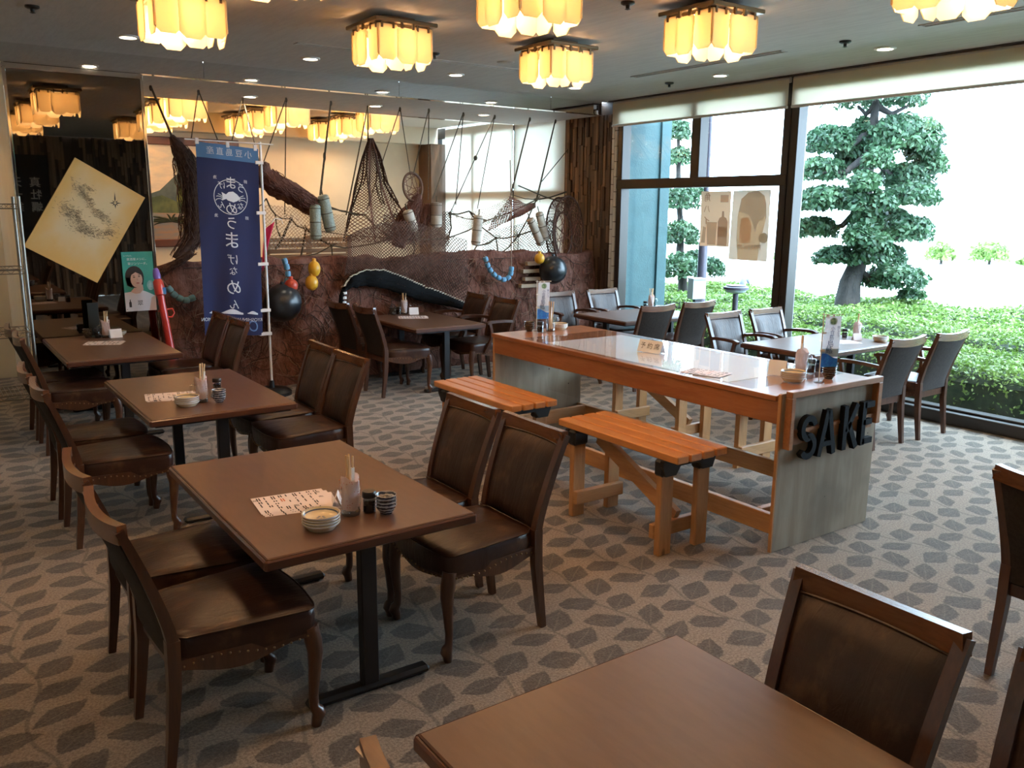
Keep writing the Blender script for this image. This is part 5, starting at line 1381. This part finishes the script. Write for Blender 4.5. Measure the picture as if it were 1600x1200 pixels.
blk = mat('black_buoy', (.012, .014, .017), .3, col2=(.03, .034, .04), nscale=6, bstr=.05); yel = mat('yellow_plastic_float', (.66, .34, .025), .35); redf = mat('red_plastic_float', (.50, .06, .03), .35)
ballfloat(442, 473, .185, blk, 'large black ball buoy beside the banner pole', 8.22)
ballfloat(864, 422, .170, blk, 'large black ball buoy above the armchair by the timber pier', 8.26)
ballfloat(491, 420, .062, yel, 'upper oval yellow float of the pair on the net wall', 8.30, 'yellow_float', .082)
ballfloat(487, 442, .066, yel, 'lower oval yellow float of the pair on the net wall', 8.29, 'yellow_float', .078)
ballfloat(843, 404, .062, yel, 'single round yellow float touching the black buoy by the pier', 8.28, 'yellow_float', .066)
ballfloat(455, 446, .066, redf, 'small orange red float on top of the black buoy by the banner', 8.20, 'red_float')
blu = mat('blue_foam_float', (.10, .27, .44), .6, col2=(.14, .33, .50), nscale=20); gre = mat('faded_teal_float', (.10, .24, .27), .6, col2=(.15, .29, .31), nscale=20)
def string(pts, m, which, group, Y=8.27, r=.036, L=.065, tails=()):
    P = [PY(*q, Y) for q in pts]
    for k, c in enumerate(P):
        d = (P[min(k+1, len(P)-1)]-P[max(k-1, 0)]).normalized()
        solo('blue_float', MB().lathe([(.008, -L/2), (r*.85, -L/2), (r, -L/2+.012), (r, L/2-.012), (r*.85, L/2), (.008, L/2)], 14, c, d), m, 'small blue foam float, %s on the string %s' % (nth[k], which), 'float', group, smooth=40)
    s = MB(); cord(s, [PY(*q, Y) for q in tails[0]]+P+[PY(*q, Y) for q in tails[1]], .006, 5); solo('float_cord', s, M['twine'], 'pale cord threading the blue floats '+which, 'rope')
string([(265, 452), (272, 460), (281, 466), (291, 469), (300, 466)], gre, 'beside the red tube', 'faded blue floats beside the red tube', 8.22, .030, .055, ([(247, 430), (256, 440)], [(308, 458), (318, 450)]))
string([(445, 408), (448, 417), (450, 428), (449, 439)], blu, 'above the red float', 'blue floats above the red float', 8.24, .028, .055, ([(441, 404)], [(446, 446), (452, 450)]))
string([(759, 405), (762, 414), (766, 422), (772, 429), (779, 434), (787, 437), (794, 434), (798, 427), (799, 420)], blu, 'below the drawn blinds', 'blue floats below the drawn blinds', 8.26, .030, .052, ([(756, 398)], [(799, 410), (798, 300), (797, 250)]))
# ------------------------------------------------------------------ outdoors
solo('ground', MB().box(WX+.15, -30, -.06, 90, 90, -.01), mat('pale_concrete', (.62, .61, .58), .8, col2=(.55, .54, .51), nscale=2), kind='structure')
# teal wing of the building
YT = 8.95
tw = MB(); xa, xb = PY(1019, 400, YT).x, PY(1027, 400, YT).x; xc = PY(1041, 400, YT).x
tw.box(7.42, YT, 0, xa, YT+.5, 3.6); tw.box(xa, YT+.035, 0, xb, YT+.5, 3.6); tw.box(xb, YT, 0, xc, YT+.5, 3.6)
solo('wall_teal', tw, M['teal'], kind='structure')
def leafmat(name, a, b, c):
    m, nt, p = newmat(name); oi = nt.nodes.new('ShaderNodeNewGeometry'); v = texco(nt, kind='Object'); n = noisetex(nt, v, 2.2, 3); r = E(nt, oi.outputs['Random Per Island'])
    k = mixcol(nt, r.step(0, 1), a, b); k = mixcol(nt, n.step(.45, .7)*.7, k, c); nt.links.new(k, p.inputs['Base Color']); p.inputs['Roughness'].default_value = .5
    p.inputs['Transmission Weight'].default_value = 0
    t = nt.nodes.new('ShaderNodeBsdfTranslucent'); nt.links.new(k, t.inputs[0]); mx = nt.nodes.new('ShaderNodeMixShader'); mx.inputs[0].default_value = .3
    o = nt.nodes['Material Output']; nt.links.new(p.outputs[0], mx.inputs[1]); nt.links.new(t.outputs[0], mx.inputs[2]); nt.links.new(mx.outputs[0], o.inputs[0]); return m
LH = leafmat('hedge_leaf', (.085, .15, .030), (.16, .27, .055), (.24, .37, .09))
LT = leafmat('tree_leaf', (.022, .060, .030), (.055, .125, .058), (.09, .18, .075))
DK = mat('shaded_hedge_core', (.012, .022, .008), .9, col2=(.02, .035, .012), nscale=20)  # near-black green stands in for the shade inside the hedge
def leaves(pos, nrm, size, aspect=.5):
    """numpy quads (pointed leaves) around given normals"""
    n = len(pos); t = RNG.normal(size=(n, 3)); nn = nrm+RNG.normal(size=(n, 3))*.75; nn /= np.linalg.norm(nn, axis=1)[:, None]
    t -= nn*(t*nn).sum(1)[:, None]; t /= np.linalg.norm(t, axis=1)[:, None]; b = np.cross(nn, t)
    s = size*(.6+.8*RNG.random(n))[:, None]
    v = np.stack([pos-t*s, pos+b*s*aspect+nn*s*.15, pos+t*s, pos-b*s*aspect+nn*s*.15], 1).reshape(-1, 3)
    return v
def leafmesh(name, v, m):
    n = len(v)//4; me = bpy.data.meshes.new(name); me.vertices.add(len(v)); me.vertices.foreach_set('co', v.astype(np.float32).ravel())
    me.loops.add(n*4); me.loops.foreach_set('vertex_index', np.arange(n*4, dtype=np.int32)); me.polygons.add(n)
    me.polygons.foreach_set('loop_start', np.arange(0, n*4, 4, dtype=np.int32)); me.polygons.foreach_set('loop_total', np.full(n, 4, dtype=np.int32))
    me.materials.append(m); me.update(); me.validate(); return me
# ---- clipped low hedges: one per block
def hedge(label, x0, x1, y0, y1, h, count, size, amp=.07, seed=0):
    t = thing('clipped_hedge', label, 'hedge', ((x0+x1)/2, (y0+y1)/2, 0), group='low clipped hedges outside the window')
    def hz(x, y):
        e = min(1, (x-x0)/.16, (x1-x)/.16, (y-y0)/.16, (y1-y)/.16); e = max(0, e)
        return h*(.80+.20*math.sqrt(e))+amp*noise.noise((x*1.1+seed, y*1.1, .5))+amp*.5*noise.noise((x*3.1, y*3.1, 2+seed))
    nu = max(10, int((x1-x0)*10)); nv = max(10, int((y1-y0)*10))
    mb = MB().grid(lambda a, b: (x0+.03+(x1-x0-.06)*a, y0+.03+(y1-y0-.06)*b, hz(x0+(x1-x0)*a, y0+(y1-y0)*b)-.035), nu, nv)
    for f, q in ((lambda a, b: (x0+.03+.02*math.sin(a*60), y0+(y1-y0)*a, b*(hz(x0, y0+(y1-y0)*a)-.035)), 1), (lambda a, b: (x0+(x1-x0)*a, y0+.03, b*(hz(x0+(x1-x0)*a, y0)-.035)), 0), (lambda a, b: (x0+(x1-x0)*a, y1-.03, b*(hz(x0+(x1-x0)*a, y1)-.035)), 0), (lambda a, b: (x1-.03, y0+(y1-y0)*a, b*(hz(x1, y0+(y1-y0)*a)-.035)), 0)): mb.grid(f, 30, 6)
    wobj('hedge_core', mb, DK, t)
    N = count; x = x0+(x1-x0)*RNG.random(N); y = y0+(y1-y0)*RNG.random(N)
    z = np.array([hz(a, b) for a, b in zip(x, y)])+RNG.normal(size=N)*.014
    pos = np.stack([x, y, z], 1); nrm = np.tile([0, 0, 1.0], (N, 1)); V = [leaves(pos, nrm, size)]
    K = int(count*.035); yy = y0+(y1-y0)*RNG.random(K); zz = np.array([hz(x0, b) for b in yy])*RNG.random(K)**.7
    V.append(leaves(np.stack([x0+RNG.normal(size=K)*.02, yy, zz], 1), np.tile([-1.0, 0, .3], (K, 1)), size))
    K = int(count*.05); xx = x0+(x1-x0)*RNG.random(K); zz = np.array([hz(b, y0) for b in xx])*RNG.random(K)**.7
    V.append(leaves(np.stack([xx, y0+RNG.normal(size=K)*.02, zz], 1), np.tile([0, -1.0, .3], (K, 1)), size))
    v = np.concatenate(V)-np.array(t.location); obj('leaves', leafmesh('leaves', v, LH), None, t, kind='stuff')
hedge('low clipped hedge right outside the big window, its shaded face near the glass', 7.72, 8.97, .2, 8.3, .43, 30000, .021, .05, 1)
hedge('second row of low clipped hedge behind the one at the glass', 9.05, 10.42, -.5, 8.5, .50, 20000, .025, .07, 5)
hedge('third row of low clipped hedge around the trunk of the pruned tree', 10.50, 12.2, -.5, 8.2, .50, 16000, .030, .08, 9)
hedge('farther low clipped hedge beyond the meter box', 9.6, 12.6, 8.8, 11.5, .44, 12000, .030, .06, 13)
# ---- cloud pruned tree
bark = mat('grey_brown_bark', (.020, .018, .017), .95, col2=(.042, .036, .032), nscale=14, stretch=(1, 1, .3), bstr=.7, bscale=40)
def pads(t, D, lst, dens, size, m, name='foliage_pad'):
    for (cx, cy, rx, ry, dd) in lst:
        c = PD(cx, cy, D+dd); k = (D+dd)/FPX; a, b = rx*k, ry*k*1.05
        n = int(dens*a*b*PI+60); u = RNG.normal(size=(n, 3)); u /= np.linalg.norm(u, axis=1)[:, None]
        u[:, 2] = np.where(u[:, 2] < -.35, -u[:, 2], u[:, 2])
        rr = (.55+.58*RNG.random(n)**.75)[:, None]
        lump = np.array([.16*noise.noise((q[0]*2.2+cx, q[1]*2.2, q[2]*2.2)) for q in u])[:, None]
        p = np.array(c)+u*(rr+lump)*np.array([a, a*.8, b]); v = leaves(p, u, size)
        wobj_l = leafmesh(name, v-np.array(t.location), m); obj(name, wobj_l, None, t, kind='stuff')
D = 12.1
pt = thing('pruned_tree', 'tall cloud pruned garden tree with thick trunk outside the big window', 'tree', (PD(1325, 490, D).x, PD(1325, 490, D).y, 0))
tp = [PD(*q, D) for q in ((1322, 505), (1324, 470), (1328, 442), (1338, 418), (1344, 390), (1348, 355), (1350, 318), (1353, 280), (1358, 240), (1364, 200), (1368, 165), (1372, 120))]; tp[0].z = 0
wobj('trunk', MB().sweep(tp, [.20, .17, .145, .13, .11, .105, .10, .095, .085, .07, .05, .03], 14), bark, pt, smooth=60)
br = MB()
for i, q in ((3, (1395, 436)), (3, (1380, 445)), (5, (1300, 400)), (5, (1405, 372)), (6, (1285, 360)), (7, (1410, 310)), (7, (1292, 316)), (8, (1420, 276)), (8, (1285, 270)), (9, (1410, 228)), (9, (1300, 226)), (10, (1340, 165)), (10, (1420, 165))):
    e = PD(*q, D-.3+.6*random.random()); m_ = (tp[i]+e)/2+Vector((0, 0, -.12)); br.sweep([tp[i], m_, e], [.055, .04, .018], 8)
wobj('branch', br, bark, pt, smooth=60)
pads(pt, D, [(1367, 150, 82, 36, 0), (1297, 228, 44, 27, .1), (1410, 222, 62, 36, 0), (1352, 220, 34, 30, .2), (1455, 262, 26, 24, .2), (1282, 272, 42, 22, 0), (1330, 262, 30, 22, .4), (1416, 282, 44, 24, .3), (1291, 318, 48, 24, -.1), (1420, 312, 50, 22, 0), (1375, 322, 30, 18, -.4), (1410, 366, 48, 27, .1), (1274, 362, 36, 20, .2), (1352, 348, 27, 30, -.3), (1305, 405, 34, 18, 0), (1358, 402, 34, 26, -.2), (1399, 440, 50, 24, 0), (1425, 462, 22, 9, 0), (1370, 385, 26, 20, -.4), (1350, 292, 26, 22, -.5), (1335, 320, 24, 20, -.4), (1372, 255, 26, 20, -.5), (1330, 240, 28, 18, .2), (1440, 240, 26, 30, .2), (1268, 320, 24, 22, .3), (1340, 372, 24, 22, -.4), (1390, 405, 26, 20, .2), (1395, 345, 26, 18, .4)], 6800, .041, LT)
D2 = 14.5
st = thing('small_pruned_tree', 'smaller pruned tree with flat pads beside the teal wall', 'tree', (PD(1070, 470, D2).x, PD(1070, 470, D2).y, 0))
tp = [PD(*q, D2) for q in ((1070, 475), (1066, 430), (1062, 400), (1064, 360), (1062, 330), (1060, 290), (1060, 240), (1060, 205))]; tp[0].z = 0
wobj('trunk', MB().sweep(tp, [.09, .08, .07, .06, .05, .05, .04, .02], 10), bark, st, smooth=60)
pads(st, D2, [(1060, 210, 20, 20, 0), (1062, 250, 21, 17, 0), (1064, 318, 30, 22, 0), (1088, 304, 15, 11, .3), (1064, 372, 30, 23, 0), (1062, 424, 32, 24, -.2), (1108, 424, 26, 20, .4), (1085, 405, 18, 12, .5)], 4200, .042, LT)
# ---- lamp post with meter box, bollard light, tyre
stl = mat('dark_painted_post', (.055, .05, .075), .5)
q = PD(1094, 478, 11.6); lp_ = thing('lamp_post', 'dark slim lamp post rising beside the smaller pruned tree', 'lamp post', (q.x, q.y, 0))
top = PD(1108, 150, 11.6)
wobj('thick_base', MB().lathe([(.062, 0), (.062, q.z+.85), (.045, q.z+.88)], 14, (q.x, q.y, 0)), stl, lp_, smooth=50)
wobj('shaft', MB().lathe([(.036, q.z+.8), (.032, 3.9)], 12, (q.x, q.y, 0)), stl, lp_, smooth=50)
wobj('lamp_head', MB().lathe([(.04, 3.9), (.16, 4.0), (.16, 4.25), (.05, 4.35)], 14, (q.x, q.y, 0)), stl, lp_, smooth=50)
q2 = PD(1089, 467, 11.2); k = 11.2/FPX; mbx = thing('meter_box', 'pale grey electrical meter box mounted before the lamp post', 'meter box', (q2.x, q2.y, 0), -.35)
obj('box', MB().box(-12*k, -.07, q2.z, 10*k, .09, q2.z+31*k, .006), mat('pale_grey_box', (.50, .54, .60), .45), mbx); obj('lid', MB().box(-12.8*k, -.085, q2.z+30.5*k, 10.8*k, .10, q2.z+32.5*k, .004), bpy.data.materials['pale_grey_box'], mbx); obj('box_post', MB().box(-.04, -.03, 0, .04, .03, q2.z), stl, mbx)
q3 = PD(1150, 452, 10.4); k = 10.4/FPX; bo = thing('bollard_light', 'dark flat topped bollard light standing in the hedges', 'bollard', (q3.x, q3.y, 0))
obj('stem', MB().lathe([(.034, 0), (.034, q3.z-.02)], 12), stl, bo, smooth=50); obj('shade', MB().lathe([(.06, q3.z-.05), (.12, q3.z-.03), (.125, q3.z+.0)], 20), mat('frosted_shade', (.30, .36, .36), .5), bo, smooth=40)
obj('cap', MB().lathe([(19.5*k, q3.z), (19.5*k, q3.z+.028), (15*k, q3.z+.04), (15*k, q3.z+.05), (.0001, q3.z+.052)], 24), stl, bo, smooth=40)
q4 = PD(1163, 448, 15.5); tyr = thing('tyre', 'dark round tyre partly hidden behind the bollard light', 'tyre', (q4.x, q4.y, q4.z-.2), .35)
obj('rubber', MB().sweep([(.15*math.cos(2*PI*i/24), 0, .2+.15*math.sin(2*PI*i/24)) for i in range(24)], .05, 8, closed=True), mat('grey_rubber', (.10, .11, .16), .7), tyr, smooth=60)
obj('wheel_rim', MB().lathe([(.0001, 0), (.11, .0), (.12, .02), (.0001, .03)], 20, (0, 0, .2), (0, -1, 0)), mat('pale_rim', (.45, .46, .5), .4), tyr, smooth=40)
obj('axle_stand', MB().box(-.03, .0, -q4.z+.2, .03, .05, .2), stl, tyr)
# ---- far shrubs along a low kerb
for k, (cx, cy, rx, ry, lab) in enumerate([(1470, 398, 22, 16, 'far pale shrub nearest the pruned tree'), (1545, 398, 30, 18, 'far pale shrub in the middle of the white forecourt'), (1600, 412, 12, 8, 'far small round shrub at the frame edge'), (1225, 400, 16, 18, 'far pale shrub showing past the beer poster')]):
    Ds = 30; c = PD(cx, cy+ry, Ds); t = thing('far_shrub', lab, 'shrub', (c.x, c.y, 0), 0, 'far shrubs beyond the forecourt')
    base_z = c.z; wobj('stem', MB().sweep([(c.x, c.y, 0), (c.x, c.y, max(.2, base_z+.2))], .05, 6), bark, t); pads(t, Ds, [(cx, cy, rx, ry, 0), (cx-rx*.5, cy+4, rx*.6, ry*.7, .5), (cx+rx*.5, cy+5, rx*.6, ry*.6, -.4)], 260, .10, LH)
# ---- two posters taped to the glass, seen from behind
Xp = WX+.038
def back_poster(name, label, px, base):
    A, Bp, C, Dp = [PX(*q, Xp) for q in px]      # TL TR BR BL as seen from inside
    t = thing(name, label, 'poster', (Xp, Bp.y, C.z)); wobj('sheet', MB().add([A, Bp, C, Dp], [(0, 1, 2, 3)]), base, t)
    def pr(poly, m, nme, d=.0015):
        pts = []
        for u, v in poly:
            p = (A.lerp(Bp, u)).lerp(Dp.lerp(C, u), 1-v); p = p+Vector((-d, 0, 0)); pts.append(p)
        from mathutils.geometry import tessellate_polygon
        return wobj(nme, MB().add(pts, tessellate_polygon([[Vector((q.y, q.z, 0)) for q in pts]])), m, t)
    def wr(body, u, v, s, m, nme, vertical=False):
        ink = MB()
        for i, ch in enumerate(body if vertical else [body]):
            tm = textmesh(ch, s); cu = u; cv = v-(i*s*1.25/(A.z-Dp.z) if vertical else 0); W_ = (Bp-A).length
            for_v = []
            for a, b, _ in tm.v:
                p = (A.lerp(Bp, cu-a/W_)).lerp(Dp.lerp(C, cu-a/W_), 1-(cv+b/(A.z-Dp.z))); for_v.append(p+Vector((-.003, 0, 0)))
            ink.add(for_v, tm.f)
        wobj(nme, ink, m, t)
    return pr, wr
TR = .16; pb = thinmat('orange_poster_back', (.62, .42, .27), TR); tn = lambda n, c: thinmat(n, tuple(.35+.62*x for x in c), TR, through=.72)
pr, wr = back_poster('drink_poster', 'orange poster with a bottle taped to the window glass, seen from behind', [(1096, 299), (1143, 298.5), (1139, 386), (1093, 384)], pb)
pr([(.60, .02), (.92, .02), (.92, .45), (.87, .52), (.80, .54), (.79, .64), (.73, .64), (.72, .54), (.65, .52), (.60, .45)], tn('bottle_print', (.46, .26, .13)), 'bottle_print'); pr([(.63, .18), (.89, .18), (.89, .36), (.63, .36)], tn('label_print', (.62, .42, .24)), 'label_print', .0022)
pr([(.26, .03), (.54, .03), (.57, .44), (.22, .44)], tn('glass_print', (.64, .46, .30)), 'glass_print'); pr([(.05, .06), (.18, .06), (.20, .34), (.10, .36)], tn('small_glass_print', (.68, .50, .34)), 'small_glass_print')
pr([(.66, .80), (.92, .80), (.92, .93), (.66, .93)], tn('text_block_print', (.68, .46, .28)), 'text_block_print'); wr('角ハイ', .22, .88, .10, mat('brown_print', (.30, .15, .07), .7), 'lettering', True)
pr, wr = back_poster('beer_poster', 'beige poster of a foaming beer glass taped to the window glass, seen from behind', [(1146, 298), (1205, 296), (1198, 409), (1138, 405)], thinmat('beige_poster_back', (.62, .50, .38), TR))
pr([(.25, 0), (.76, 0), (.80, .25), (.92, .62), (.90, .80), (.84, .92), (.68, .985), (.42, .97), (.24, .88), (.17, .62), (.18, .30)], tn('beer_print', (.80, .56, .28)), 'beer_print')
pr([(.19, .70), (.45, .66), (.60, .52), (.66, .40), (.74, .58), (.91, .64), (.90, .80), (.84, .92), (.68, .985), (.42, .97), (.24, .88)], tn('foam_print', (.74, .68, .66)), 'foam_print', .0022)
pr([(.26, .25), (.54, .25), (.56, .50), (.45, .62), (.26, .60)], tn('amber_print', (.80, .46, .22)), 'amber_print', .0032)
pr([(.88+.12*math.cos(a), .33+.075*math.sin(a)) for a in [2*PI*i/20 for i in range(20)]], tn('round_seal_print', (.58, .46, .32)), 'round_seal_print', .0022); pr([(.88+.095*math.cos(a), .33+.058*math.sin(a)) for a in [2*PI*i/20 for i in range(20)]], tn('inner_seal_print', (.70, .58, .42)), 'inner_seal_print', .0028)
wr('PREMIUM', .52, .19, .075, mat('tan_print', (.34, .20, .10), .7), 'lettering')
